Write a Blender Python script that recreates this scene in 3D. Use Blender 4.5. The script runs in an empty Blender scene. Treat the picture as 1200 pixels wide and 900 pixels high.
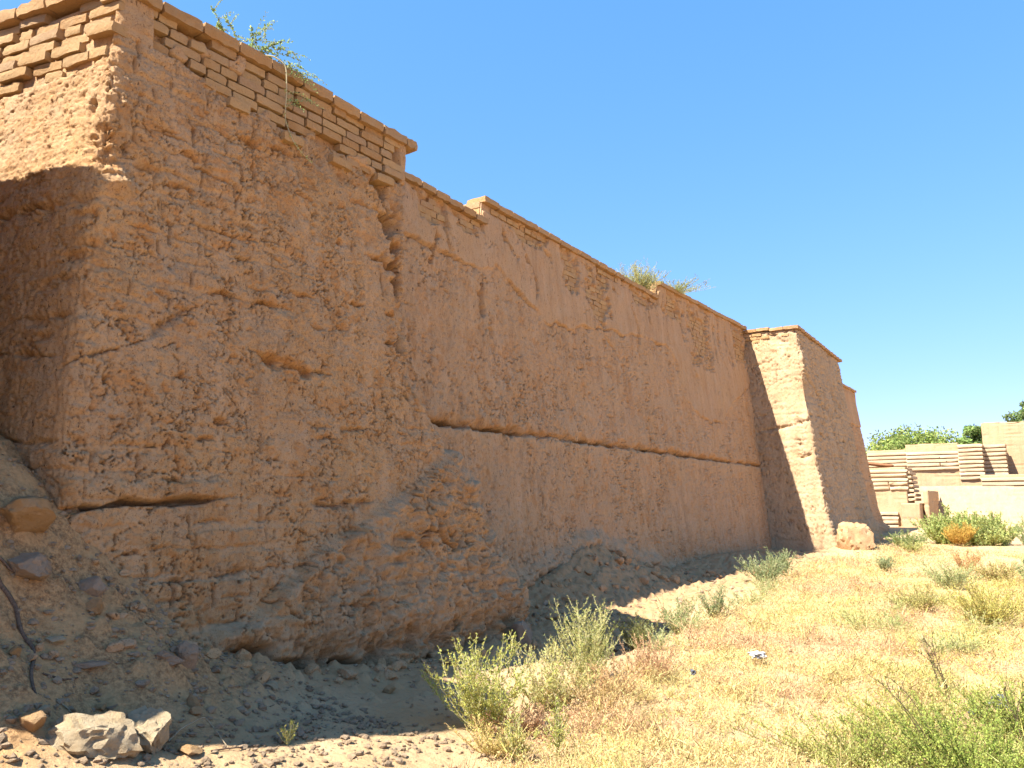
import bpy, math, random
import numpy as np
from mathutils import Vector, Matrix, Euler

rng = np.random.default_rng(7)
random.seed(7)
SC = bpy.context.scene
COL = SC.collection

# ------------------------------------------------------------------ camera, sky, sun, exposure
PITCH = math.atan(142 / 919.0)
YAW = math.radians(35.0)
EYE = 1.65
cd = bpy.data.cameras.new("camera")
cam = bpy.data.objects.new("camera", cd)
COL.objects.link(cam)
cam.location = (0, 0, EYE)
cam.rotation_euler = Euler((math.pi / 2 + PITCH, 0, YAW), 'XYZ')
cd.sensor_fit = 'HORIZONTAL'
cd.sensor_width = 36.0
cd.lens = 36.0 * 919 / 1200
cd.clip_start = 0.05
cd.clip_end = 6000
SC.camera = cam

SUN_DIR = Vector((-0.265, -0.69, 1.0)).normalized()          # towards the sun
elev = math.asin(SUN_DIR.z)
azim = math.atan2(SUN_DIR.x, SUN_DIR.y)                       # clockwise from +Y
w = bpy.data.worlds.new("World")
SC.world = w
w.use_nodes = True
nt = w.node_tree
nt.nodes.clear()
sky = nt.nodes.new('ShaderNodeTexSky')
sky.sky_type = 'NISHITA'
sky.sun_disc = False
sky.sun_elevation = elev
sky.sun_rotation = azim
sky.altitude = 300
sky.air_density = 1.0
sky.dust_density = 0.0
sky.ozone_density = 10.0
bg = nt.nodes.new('ShaderNodeBackground')
bg.inputs['Strength'].default_value = 0.1
wo = nt.nodes.new('ShaderNodeOutputWorld')
sep = nt.nodes.new('ShaderNodeSeparateColor'); com = nt.nodes.new('ShaderNodeCombineColor')      # tone of the whole sky: soft shoulder per channel
nt.links.new(sky.outputs[0], sep.inputs[0])
for ch, (k, g) in enumerate([(0.89, 0.88), (1.29, 0.56), (1.62, 0.60)]):
    pw = nt.nodes.new('ShaderNodeMath'); pw.operation = 'POWER'; pw.inputs[1].default_value = g
    ml = nt.nodes.new('ShaderNodeMath'); ml.operation = 'MULTIPLY'; ml.inputs[1].default_value = k
    nt.links.new(sep.outputs[ch], pw.inputs[0]); nt.links.new(pw.outputs[0], ml.inputs[0]); nt.links.new(ml.outputs[0], com.inputs[ch])
nt.links.new(com.outputs[0], bg.inputs[0])
nt.links.new(bg.outputs[0], wo.inputs[0])

sd = bpy.data.lights.new("sun", 'SUN')
sun = bpy.data.objects.new("sun", sd)
COL.objects.link(sun)
sd.energy = 5.0
sd.angle = math.radians(0.5)
sd.color = (1.0, 0.965, 0.89)
sun.rotation_euler = SUN_DIR.to_track_quat('Z', 'Y').to_euler()
sun.location = (-20, -60, 80)

SC.view_settings.view_transform = 'Standard'
SC.view_settings.look = 'None'
SC.view_settings.exposure = 1.74
SC.view_settings.gamma = 1.0
SC.render.engine = 'CYCLES'
SC.cycles.max_bounces = 6
SC.cycles.diffuse_bounces = 4
SC.cycles.transparent_max_bounces = 4

# ------------------------------------------------------------------ numpy noise
_p = np.random.default_rng(11).permutation(256)
PERM = np.concatenate([_p, _p, _p]).astype(np.int32)
_g = np.random.default_rng(12).normal(size=(256, 3))
GRAD = (_g / np.linalg.norm(_g, axis=1)[:, None] * 1.2).astype(np.float32)
_a = np.random.default_rng(13).uniform(0, 2 * np.pi, 256)
GX = (np.cos(_a) * 1.15).astype(np.float32); GY = (np.sin(_a) * 1.15).astype(np.float32)

def pnoise2(x, y, z):
    k = int(round(z * 10)) & 255
    x = x + np.float32(z * 3.17); y = y + np.float32(z * 1.93)
    xi = np.floor(x).astype(np.int32); yi = np.floor(y).astype(np.int32)
    xf = x - xi; yf = y - yi
    xi &= 255; yi &= 255
    u = xf * xf * xf * (xf * (xf * 6 - 15) + 10); v = yf * yf * yf * (yf * (yf * 6 - 15) + 10)
    h0 = PERM[xi + k] ; h1 = PERM[((xi + 1) & 255) + k]
    y1 = (yi + 1) & 255
    def gr(h, yy, fx_, fy_):
        q = PERM[h + yy]
        return GX[q] * fx_ + GY[q] * fy_
    a = gr(h0, yi, xf, yf); b = gr(h1, yi, xf - 1, yf)
    c = gr(h0, y1, xf, yf - 1); d = gr(h1, y1, xf - 1, yf - 1)
    a = a + u * (b - a); c = c + u * (d - c)
    return a + v * (c - a)

def pnoise(x, y, z=0.0, seed=0):
    x = (np.asarray(x, dtype=np.float64) + seed * 17.31).astype(np.float32)
    y = (np.asarray(y, dtype=np.float64) + seed * 9.77).astype(np.float32)
    if np.isscalar(z): return pnoise2(x, y, z)
    z = np.zeros_like(x) + z.astype(np.float32)
    xi = np.floor(x).astype(np.int32); yi = np.floor(y).astype(np.int32); zi = np.floor(z).astype(np.int32)
    xf = x - xi; yf = y - yi; zf = z - zi
    xi &= 255; yi &= 255; zi &= 255
    u = xf**3 * (xf * (xf * 6 - 15) + 10); v = yf**3 * (yf * (yf * 6 - 15) + 10); t = zf**3 * (zf * (zf * 6 - 15) + 10)
    def gr(a, b, c):
        h = PERM[PERM[PERM[(xi + a) & 255] + ((yi + b) & 255)] + ((zi + c) & 255)]
        G = GRAD[h]
        return G[..., 0] * (xf - a) + G[..., 1] * (yf - b) + G[..., 2] * (zf - c)
    x00 = gr(0, 0, 0); x10 = gr(1, 0, 0); a = x00 + u * (x10 - x00)
    x00 = gr(0, 1, 0); x10 = gr(1, 1, 0); b = x00 + u * (x10 - x00)
    c0 = a + v * (b - a)
    x00 = gr(0, 0, 1); x10 = gr(1, 0, 1); a = x00 + u * (x10 - x00)
    x00 = gr(0, 1, 1); x10 = gr(1, 1, 1); b = x00 + u * (x10 - x00)
    c1 = a + v * (b - a)
    return c0 + t * (c1 - c0)

def fbm(x, y, z=0.0, oct=4, seed=0, gain=0.5):
    s = 0; a = 1.0; f = 1.0; n = 0
    for i in range(oct):
        s = s + a * pnoise(x * f, y * f, (z if np.isscalar(z) else z * f) + i * 3.7, seed + i)
        n += a; a *= gain; f *= 2.03
    return s / n

def hash2(ix, iy, k=0):
    h = PERM[PERM[(ix + 37 * k) & 255] + (iy & 255)]
    h2 = PERM[PERM[(iy + 91 + 13 * k) & 255] + (ix & 255)]
    return (h * 256 + h2) / 65536.0

def worley2(x, y, jit=0.9):
    xi = np.floor(x).astype(np.int64); yi = np.floor(y).astype(np.int64)
    f1 = np.full(x.shape, 9.0); f2 = np.full(x.shape, 9.0); idr = np.zeros(x.shape)
    for dx in (-1, 0, 1):
        for dy in (-1, 0, 1):
            cx = xi + dx; cy = yi + dy
            px = cx + 0.5 + jit * (hash2(cx, cy, 0) - 0.5); py = cy + 0.5 + jit * (hash2(cx, cy, 1) - 0.5)
            d = np.sqrt((px - x)**2 + (py - y)**2)
            r = hash2(cx, cy, 2)
            m = d < f1
            f2 = np.where(m, f1, np.minimum(f2, d))
            idr = np.where(m, r, idr)
            f1 = np.where(m, d, f1)
    return f1, f2, idr

def sstep(a, b, x):
    t = np.clip((x - a) / (b - a), 0, 1)
    return t * t * (3 - 2 * t)

def polydist(S, Z, pts, sz=1.0):
    best = np.full(S.shape, 1e9); sign = np.zeros(S.shape)
    for (a, b), (c, d) in zip(pts[:-1], pts[1:]):
        vx, vy = c - a, (d - b) * sz
        L = vx * vx + vy * vy + 1e-12
        t = np.clip(((S - a) * vx + (Z - b) * sz * vy) / L, 0, 1)
        dx = S - a - t * vx; dy = (Z - b) * sz - t * vy
        D = np.sqrt(dx * dx + dy * dy)
        m = D < best
        best = np.where(m, D, best); sign = np.where(m, dy, sign)
    return best, sign

# ------------------------------------------------------------------ object helpers
def put(o, parent=None):
    COL.objects.link(o)
    if parent is not None:
        o.parent = parent
    return o

def thing(name, label, cat, loc=(0, 0, 0), group=None):
    o = bpy.data.objects.new(name, None)
    o.empty_display_size = 0.2
    COL.objects.link(o)
    o.location = loc
    o['label'] = label; o['category'] = cat
    if group: o['group'] = group
    return o

def tag(o, label=None, cat=None, group=None, kind=None):
    if label: o['label'] = label
    if cat: o['category'] = cat
    if group: o['group'] = group
    if kind: o['kind'] = kind
    return o

def make_mesh(name, V, faces, mat, smooth=True, attrs=None, sharp=0):
    """faces: list of (k, array(M,k))"""
    me = bpy.data.meshes.new(name)
    V = np.asarray(V, dtype=np.float32)
    me.vertices.add(len(V)); me.vertices.foreach_set('co', V.ravel())
    if isinstance(faces, np.ndarray): faces = [faces]
    faces = [np.asarray(f, dtype=np.int32) for f in faces if len(f)]
    nl = sum(f.size for f in faces); nf = sum(len(f) for f in faces)
    me.loops.add(nl); me.polygons.add(nf)
    me.loops.foreach_set('vertex_index', np.concatenate([f.ravel() for f in faces]))
    tot = np.concatenate([np.full(len(f), f.shape[1], dtype=np.int32) for f in faces])
    st = np.concatenate([[0], np.cumsum(tot)[:-1]]).astype(np.int32)
    me.polygons.foreach_set('loop_start', st)
    me.polygons.foreach_set('loop_total', tot)
    me.polygons.foreach_set('use_smooth', np.full(nf, smooth, dtype=bool))
    me.update(calc_edges=True)
    for k, a in (attrs or {}).items():
        a = np.asarray(a, dtype=np.float32)
        if a.ndim == 1:
            at = me.attributes.new(k, 'FLOAT', 'POINT'); at.data.foreach_set('value', a)
        else:
            if a.shape[1] == 3: a = np.concatenate([a, np.ones((len(a), 1), np.float32)], 1)
            at = me.attributes.new(k, 'FLOAT_COLOR', 'POINT'); at.data.foreach_set('color', a.ravel())
    if mat: me.materials.append(mat)
    if sharp: me.set_sharp_from_angle(angle=math.radians(sharp))
    return me

def obj(name, V, faces, mat, parent=None, smooth=True, attrs=None):
    """vertices in world coordinates; kept in place under a parent"""
    V = np.asarray(V, dtype=np.float64)
    if parent is not None:
        V = V - np.array(parent_world(parent))
    o = bpy.data.objects.new(name, make_mesh(name, V, faces, mat, smooth, attrs))
    return put(o, parent)

def parent_world(p):
    v = Vector((0, 0, 0))
    while p is not None:
        v = v + p.location; p = p.parent
    return v

def place(name, me, loc, rot, scale, parent=None):
    o = bpy.data.objects.new(name, me)
    l = Vector(loc)
    if parent is not None: l = l - parent_world(parent)
    o.location = l; o.rotation_euler = rot; o.scale = scale
    return put(o, parent)

def grid_faces(nr, nc):
    i = np.arange(nr - 1)[:, None] * nc + np.arange(nc - 1)[None, :]
    i = i.ravel()
    return np.stack([i, i + 1, i + nc + 1, i + nc], 1)

# ------------------------------------------------------------------ materials
def new_mat(name):
    m = bpy.data.materials.new(name); m.use_nodes = True
    n = m.node_tree; n.nodes.clear()
    out = n.nodes.new('ShaderNodeOutputMaterial')
    b = n.nodes.new('ShaderNodeBsdfPrincipled')
    b.inputs['Roughness'].default_value = 0.95
    b.inputs['Specular IOR Level'].default_value = 0.12
    n.links.new(b.outputs[0], out.inputs[0])
    return m, n, b

def N(n, t, **kw):
    x = n.nodes.new(t)
    for k, v in kw.items(): setattr(x, k, v)
    return x

def noise(n, vec, scale, detail=6, rough=0.6):
    t = N(n, 'ShaderNodeTexNoise')
    t.inputs['Scale'].default_value = scale; t.inputs['Detail'].default_value = detail; t.inputs['Roughness'].default_value = rough
    n.links.new(vec, t.inputs['Vector'])
    return t.outputs[0]

def ramp(n, fac, stops):
    r = N(n, 'ShaderNodeValToRGB')
    e = r.color_ramp.elements
    while len(e) < len(stops): e.new(0.5)
    for el, (p, c) in zip(e, stops):
        el.position = p
        el.color = (c, c, c, 1) if np.isscalar(c) else (*c, 1)
    n.links.new(fac, r.inputs[0])
    return r.outputs[0]

def mixc(n, fac, a, b, mode='MIX'):
    m = N(n, 'ShaderNodeMix', data_type='RGBA', blend_type=mode)
    for sock, v in ((m.inputs[0], fac), (m.inputs[6], a), (m.inputs[7], b)):
        if hasattr(v, 'is_linked'): n.links.new(v, sock)
        elif np.isscalar(v): sock.default_value = v
        else: sock.default_value = (*v, 1)
    return m.outputs[2]

def mathn(n, op, a, b=0.0):
    m = N(n, 'ShaderNodeMath', operation=op)
    for s, v in zip(m.inputs, (a, b)):
        if hasattr(v, 'is_linked'): n.links.new(v, s)
        else: s.default_value = v
    return m.outputs[0]

def bump(n, h, strength, dist, prev=None):
    b = N(n, 'ShaderNodeBump')
    b.inputs['Strength'].default_value = strength; b.inputs['Distance'].default_value = dist
    n.links.new(h, b.inputs['Height'])
    if prev is not None: n.links.new(prev, b.inputs['Normal'])
    return b.outputs[0]

CRUST = (0.43, 0.265, 0.14)
TAN = (0.45, 0.27, 0.128)
ORANGE = (0.415, 0.195, 0.066)
GREY = (0.41, 0.28, 0.17)

def mud_material(name, crust=CRUST, tan=TAN, orange=ORANGE, grey=GREY, streak=False, bs=1.0, attr=True):
    m, n, b = new_mat(name)
    pos = N(n, 'ShaderNodeNewGeometry').outputs['Position']
    if streak:
        mp = N(n, 'ShaderNodeMapping'); mp.inputs['Scale'].default_value = (1, 1, 0.28)
        n.links.new(pos, mp.inputs['Vector']); spos = mp.outputs[0]
    else: spos = pos
    big = noise(n, pos, 0.9, 4)
    mid = noise(n, spos, 7.0, 7, 0.7)
    fine = noise(n, spos, 45.0, 6, 0.7)
    c = mixc(n, ramp(n, big, [(0.35, 0.0), (0.65, 1.0)]), crust, tan)
    c = mixc(n, mathn(n, 'MULTIPLY', ramp(n, mid, [(0.52, 0.0), (0.72, 1.0)]), 0.75), c, orange)
    c = mixc(n, mathn(n, 'MULTIPLY', ramp(n, noise(n, pos, 3.1, 5), [(0.5, 0.0), (0.68, 1.0)]), 0.6), c, grey)
    mp3 = N(n, 'ShaderNodeMapping'); mp3.inputs['Scale'].default_value = (1, 1, 0.45)
    n.links.new(pos, mp3.inputs['Vector'])
    c = mixc(n, ramp(n, noise(n, pos, 85.0, 3, 0.6), [(0.33, 0.75), (0.42, 0.0)]), c, (0.15, 0.08, 0.035))
    c = mixc(n, ramp(n, noise(n, mp3.outputs[0], 30.0, 4, 0.55), [(0.30, 0.92), (0.355, 0.0)]), c, (0.085, 0.045, 0.022))
    mp2 = N(n, 'ShaderNodeMapping'); mp2.inputs['Scale'].default_value = (2.2, 2.2, 0.22)
    n.links.new(pos, mp2.inputs['Vector'])
    stk = noise(n, mp2.outputs[0], 2.0, 6, 0.65)
    c = mixc(n, mathn(n, 'MULTIPLY', ramp(n, stk, [(0.52, 0.0), (0.66, 1.0)]), 0.45), c, (crust[0] * 1.22, crust[1] * 1.26, crust[2] * 1.32))
    c = mixc(n, mathn(n, 'MULTIPLY', ramp(n, stk, [(0.32, 1.0), (0.46, 0.0)]), 0.45), c, (crust[0] * 0.66, crust[1] * 0.60, crust[2] * 0.55))
    if attr:
        fr = N(n, 'ShaderNodeAttribute', attribute_name='fresh').outputs['Fac']
        c = mixc(n, mathn(n, 'MULTIPLY', fr, 0.62), c, orange)
        du = N(n, 'ShaderNodeAttribute', attribute_name='dust').outputs['Fac']
        c = mixc(n, mathn(n, 'MULTIPLY', du, 0.75), c, (grey[0] * 1.06, grey[1] * 1.02, grey[2] * 0.94))
    # straw and grit flecks
    c = mixc(n, ramp(n, fine, [(0.30, 0.75), (0.43, 0.0)]), c, (0.14, 0.08, 0.042))
    c = mixc(n, ramp(n, noise(n, spos, 19.0, 8, 0.75), [(0.33, 0.7), (0.40, 0.0)]), c, (0.15, 0.085, 0.042))
    c = mixc(n, ramp(n, fine, [(0.6, 0.0), (0.75, 0.45)]), c, (0.43, 0.32, 0.20))
    n.links.new(c, b.inputs['Base Color'])
    vo = N(n, 'ShaderNodeTexVoronoi', feature='DISTANCE_TO_EDGE'); vo.inputs['Scale'].default_value = 16
    dn = noise(n, spos, 12, 3)
    wv = mixc(n, 0.10, spos, dn)
    n.links.new(wv, vo.inputs['Vector'])
    crack = ramp(n, vo.outputs['Distance'], [(0.0, 0.0), (0.06, 1.0)])
    cm = ramp(n, noise(n, pos, 2.3, 4), [(0.45, 0.0), (0.6, 1.0)])
    crack = mixc(n, cm, (1, 1, 1), crack)
    nb = bump(n, crack, 0.55 * bs, 0.012)
    nb = bump(n, noise(n, spos, 28, 8, 0.75), 0.9 * bs, 0.02, nb)
    nb = bump(n, noise(n, pos, 120, 4, 0.7), 0.6 * bs, 0.004, nb)
    n.links.new(nb, b.inputs['Normal'])
    return m

M_MUD = mud_material('mud_plaster')
M_WALL = mud_material('mud_wall', crust=(0.425, 0.262, 0.143), tan=(0.435, 0.265, 0.135), orange=(0.40, 0.20, 0.08), streak=True, bs=0.9)
M_PALE = mud_material('pale_mud', crust=(0.42, 0.29, 0.17), tan=(0.42, 0.285, 0.16), orange=(0.39, 0.23, 0.105), bs=0.8)

def brick_material(name, a, bcol, ccol):
    m, n, b = new_mat(name)
    pos = N(n, 'ShaderNodeNewGeometry').outputs['Position']
    oi = N(n, 'ShaderNodeObjectInfo').outputs['Random']
    c = ramp(n, oi, [(0.0, a), (0.5, bcol), (1.0, ccol)])
    c = mixc(n, mathn(n, 'MULTIPLY', ramp(n, noise(n, pos, 11, 6, 0.7), [(0.4, 0.0), (0.7, 1.0)]), 0.5), c, (0.46, 0.32, 0.175))
    c = mixc(n, ramp(n, noise(n, pos, 60, 5, 0.7), [(0.3, 0.6), (0.43, 0.0)]), c, (0.20, 0.12, 0.06))
    n.links.new(c, b.inputs['Base Color'])
    nb = bump(n, noise(n, pos, 26, 8, 0.75), 1.0, 0.03)
    nb = bump(n, noise(n, pos, 140, 3, 0.7), 0.5, 0.003, nb)
    n.links.new(nb, b.inputs['Normal'])
    return m

M_BRICK = brick_material('mud_brick', (0.36, 0.195, 0.08), (0.45, 0.275, 0.125), (0.37, 0.225, 0.12))
M_COPE = brick_material('coping_mud_brick', (0.38, 0.205, 0.085), (0.42, 0.24, 0.105), (0.38, 0.225, 0.11))
M_FARBRICK = brick_material('pale_brick', (0.47, 0.35, 0.22), (0.50, 0.38, 0.25), (0.45, 0.335, 0.21))

def rock_material(name, a, bcol, bs=1.0):
    m, n, b = new_mat(name)
    tc = N(n, 'ShaderNodeNewGeometry').outputs['Position']
    c = mixc(n, ramp(n, noise(n, tc, 9, 6, 0.65), [(0.35, 0.0), (0.65, 1.0)]), a, bcol)
    c = mixc(n, ramp(n, noise(n, tc, 70, 5, 0.7), [(0.3, 0.3), (0.40, 0.0)]), c, (0.22, 0.16, 0.10))
    n.links.new(c, b.inputs['Base Color'])
    nb = bump(n, noise(n, tc, 30, 8, 0.75), 1.0 * bs, 0.03)
    nb = bump(n, noise(n, tc, 130, 4, 0.7), 0.7, 0.005, nb)
    n.links.new(nb, b.inputs['Normal'])
    return m

M_LIME = rock_material('pale_limestone', (0.42, 0.33, 0.21), (0.37, 0.265, 0.15))
M_TANROCK = rock_material('tan_stone', (0.38, 0.24, 0.125), (0.33, 0.19, 0.08))
M_GREYROCK = rock_material('grey_stone', (0.36, 0.255, 0.17), (0.29, 0.20, 0.125))

def ground_material():
    m, n, b = new_mat('dry_earth')
    pos = N(n, 'ShaderNodeNewGeometry').outputs['Position']
    gv = N(n, 'ShaderNodeAttribute', attribute_name='gravel').outputs['Fac']
    sand = mixc(n, ramp(n, noise(n, pos, 1.3, 6), [(0.35, 0.0), (0.65, 1.0)]), (0.49, 0.335, 0.185), (0.44, 0.285, 0.145))
    sand = mixc(n, ramp(n, noise(n, pos, 24, 6, 0.7), [(0.32, 0.5), (0.46, 0.0)]), sand, (0.26, 0.17, 0.09))
    grav = mixc(n, ramp(n, noise(n, pos, 30, 7, 0.75), [(0.38, 0.0), (0.6, 1.0)]), (0.20, 0.108, 0.050), (0.54, 0.31, 0.138))
    grav = mixc(n, ramp(n, noise(n, pos, 3, 5), [(0.42, 0.0), (0.6, 0.7)]), grav, (0.52, 0.31, 0.14))
    c = mixc(n, gv, sand, grav)
    md = N(n, 'ShaderNodeAttribute', attribute_name='mud').outputs['Fac']
    mudc = mixc(n, ramp(n, noise(n, pos, 6, 7, 0.7), [(0.38, 0.0), (0.62, 1.0)]), (0.44, 0.275, 0.145), (0.40, 0.225, 0.10))
    mudc = mixc(n, ramp(n, noise(n, pos, 40, 5, 0.7), [(0.32, 0.6), (0.43, 0.0)]), mudc, (0.16, 0.09, 0.045))
    c = mixc(n, md, c, mudc)
    n.links.new(c, b.inputs['Base Color'])
    nb = bump(n, noise(n, pos, 9, 8, 0.7), 0.9, 0.05)
    nb = bump(n, noise(n, pos, 60, 6, 0.75), 0.8, 0.012, nb)
    n.links.new(nb, b.inputs['Normal'])
    return m
M_GROUND = ground_material()

def leaf_material(name, tr=0.35, rough=0.7):
    m = bpy.data.materials.new(name); m.use_nodes = True
    n = m.node_tree; n.nodes.clear()
    out = N(n, 'ShaderNodeOutputMaterial')
    a = N(n, 'ShaderNodeAttribute', attribute_name='col').outputs['Color']
    d = N(n, 'ShaderNodeBsdfPrincipled'); d.inputs['Roughness'].default_value = rough; d.inputs['Specular IOR Level'].default_value = 0.2
    t = N(n, 'ShaderNodeBsdfTranslucent')
    mx = N(n, 'ShaderNodeMixShader'); mx.inputs[0].default_value = tr
    n.links.new(a, d.inputs['Base Color']); n.links.new(a, t.inputs['Color'])
    n.links.new(d.outputs[0], mx.inputs[1]); n.links.new(t.outputs[0], mx.inputs[2]); n.links.new(mx.outputs[0], out.inputs[0])
    return m
M_LEAF = leaf_material('leaves', 0.45)
M_STRAW = leaf_material('dry_stalks', 0.3, 0.8)

def plain(name, c, rough=0.8, sc=30.0, dark=0.5):
    m, n, b = new_mat(name)
    pos = N(n, 'ShaderNodeNewGeometry').outputs['Position']
    f = noise(n, pos, sc, 5, 0.7)
    cc = mixc(n, ramp(n, f, [(0.35, 0.0), (0.65, 1.0)]), tuple(x * dark for x in c), c)
    n.links.new(cc, b.inputs['Base Color']); b.inputs['Roughness'].default_value = rough
    n.links.new(bump(n, f, 0.6, 0.01), b.inputs['Normal'])
    return m
M_WOOD = plain('dead_root_bark', (0.16, 0.105, 0.07), 0.85, 60)
M_BARK = plain('tree_bark', (0.17, 0.13, 0.09), 0.9, 12)
M_TWIG = plain('pale_twig', (0.40, 0.31, 0.19), 0.85, 60)
M_BAG = plain('white_plastic', (0.42, 0.42, 0.43), 0.5, 25, 0.7)
M_BLUEBAG = plain('dark_blue_plastic', (0.15, 0.165, 0.20), 0.45, 40, 0.3)

# ------------------------------------------------------------------ ground height
def ground_h(x, y):
    x = np.asarray(x, dtype=np.float64); y = np.asarray(y, dtype=np.float64)
    h = np.interp(y, [-50, 6, 12, 24, 40, 58, 90, 3000], [-0.02, -0.02, 0.06, 0.28, 0.32, 0.9, 1.1, 1.1])
    h = h + 0.05 * fbm(x * 0.5, y * 0.5, 0, 4, 3) + 0.02 * fbm(x * 2.5, y * 2.5, 0, 3, 5)
    # rubble cone between the two bastions
    d = np.sqrt((x + 7.2)**2 + (y - 2.0)**2) * (1 + 0.10 * pnoise(x * 1.3, y * 1.3, 0, 8))
    c = np.interp(d, [0, 0.6, 1.0, 1.4, 1.95, 2.5, 3.2, 4.6], [2.75, 2.45, 2.05, 1.6, 0.9, 0.42, 0.16, 0.0])
    c = c + (c > 0.05) * 0.12 * fbm(x * 2.2, y * 2.2, 0, 4, 6) * np.clip(c, 0, 1)
    h = h + c
    # fallen mud at the foot of the curtain wall and the far bastion
    near = sstep(-5.85, -7.0, x)
    h = h + near * (0.72 * np.exp(-((y - 12.4) / 2.1)**2) + 0.22 * np.exp(-((y - 19) / 4.0)**2)) * (1 + 0.35 * fbm(x * 1.6, y * 1.6, 0, 4, 9))
    h = h + 0.28 * np.exp(-((x + 5.1) / 0.9)**2 - ((y - 24.6) / 1.2)**2)
    # low crust of mud at the foot of the near bastion
    h = h + 0.10 * np.exp(-((x + 5.5) / 0.35)**2) * sstep(2.5, 3.5, y) * sstep(9.5, 8.5, y)
    # hollow at the foot of the curtain wall, field hummocks
    h = h - 0.22 * np.exp(-((x + 4.95) / 0.6)**2) * sstep(7.2, 8.4, y) * sstep(12.3, 11.0, y)
    fld = sstep(-4.6, -3.2, x) * sstep(3.5, 5.0, y) * sstep(30, 22, y)
    h = h + fld * 0.05 * fbm(x * 1.2, y * 1.2, 0, 3, 21)
    return h

def gz(x, y): return float(ground_h(np.array([x]), np.array([y]))[0])

def build_ground():
    def axis(segs):
        out = [np.array([segs[0][0]])]
        for a, b, st0, st1 in segs:
            n = max(2, int((b - a) / ((st0 + st1) / 2)))
            t = np.linspace(0, 1, n + 1)[1:]
            q = st1 / st0
            s = t if abs(q - 1) < 1e-3 else (q**t - 1) / (q - 1)
            out.append(a + (b - a) * s)
        return np.concatenate(out)
    xs = axis([(-2500, -60, 400, 8), (-60, -9.5, 8, 0.3), (-9.5, -7.5, 0.1, 0.04), (-7.5, -3.0, 0.026, 0.028), (-3.0, 3.0, 0.06, 0.12), (3, 60, 0.3, 8), (60, 2500, 8, 400)])
    ys = axis([(-2500, -40, 400, 6), (-40, 0.5, 6, 0.2), (0.5, 6, 0.028, 0.028), (6, 14, 0.03, 0.04), (14, 36, 0.08, 0.2), (36, 80, 0.3, 2), (80, 2500, 2, 400)])
    X, Y = np.meshgrid(xs, ys)
    Z = ground_h(X, Y)
    nearm = (np.abs(X) < 12) & (Y > -1) & (Y < 40)
    # clods and stones in relief
    f1, f2, r = worley2(X / 0.16, Y / 0.16)
    amt = np.clip(sstep(-4.3, -5.2, X) + 0.15, 0, 1) * nearm
    clod = np.clip(0.38 - f1, 0, 1) * (r > 0.55) * (0.3 + r) * 0.16
    mnd = sstep(-4.6, -5.3, X) * sstep(5.0, 4.0, Y) * nearm
    Z = Z + amt * clod + nearm * 0.018 * fbm(X * 9, Y * 9, 0, 3, 31) + mnd * (0.045 * fbm(X * 6, Y * 6, 0, 5, 37, 0.78) + 0.03 * np.abs(fbm(X * 17, Y * 17, 0, 2, 38)))
    g = sstep(0.12, 0.5, (Z - np.interp(Y, [-50, 6, 12, 24], [-0.02, -0.02, 0.06, 0.28])) + 0.25 * fbm(X * 1.5, Y * 1.5, 0, 4, 33) * 1.2) * sstep(6.0, 4.5, Y)
    foot = sstep(-5.0, -6.2, X) * sstep(6.5, 8, Y) * (Y < 23)
    Z = Z + foot * (0.15 * fbm(X * 3.2, Y * 3.2, 0, 5, 35, 0.66) + 0.10 * np.abs(fbm(X * 8, Y * 8, 0, 2, 36)))
    g = np.maximum(g, 0.12 * sstep(-4.6, -5.4, X) * (Y < 23))
    md = sstep(-4.9, -5.5, X + 0.35 * fbm(X * 2, Y * 2, 0, 4, 39)) * sstep(3.2, 5.0, Y) * sstep(24, 22, Y) * 0.85
    V = np.stack([X.ravel(), Y.ravel(), Z.ravel()], 1)
    o = obj('ground', V, grid_faces(len(ys), len(xs)), M_GROUND, attrs={'gravel': g.ravel(), 'mud': md.ravel()})
    o['kind'] = 'structure'
build_ground()

# ------------------------------------------------------------------ mud surfaces
def grid_normals(X, Y, Z):
    P = np.stack([X, Y, Z], -1)
    du = np.gradient(P, axis=1); dv = np.gradient(P, axis=0)
    n = np.cross(du, dv)
    return n / (np.linalg.norm(n, axis=-1, keepdims=True) + 1e-9)

def smooth_cols(A, k, it=2):
    for _ in range(it):
        P = np.concatenate([np.repeat(A[:, :1], k, 1), A, np.repeat(A[:, -1:], k, 1)], 1)
        cs = np.cumsum(np.concatenate([np.zeros((A.shape[0], 1)), P], 1), 1)
        A = (cs[:, 2 * k + 1:] - cs[:, :-(2 * k + 1)]) / (2 * k + 1)
    return A

def crackle(S, Z, cell_s, cell_z, seed, width=0.12, warp=0.35):
    wx = S / cell_s + warp * 2.2 * fbm(S / cell_s * 0.8, Z / cell_z * 0.8, 0, 3, seed)
    wz = Z / cell_z + warp * 2.2 * fbm(S / cell_s * 0.8, Z / cell_z * 0.8, 5.5, 3, seed + 3)
    f1, f2, r = worley2(wx, wz)
    return sstep(width, 0.0, f2 - f1), r, f1

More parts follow.
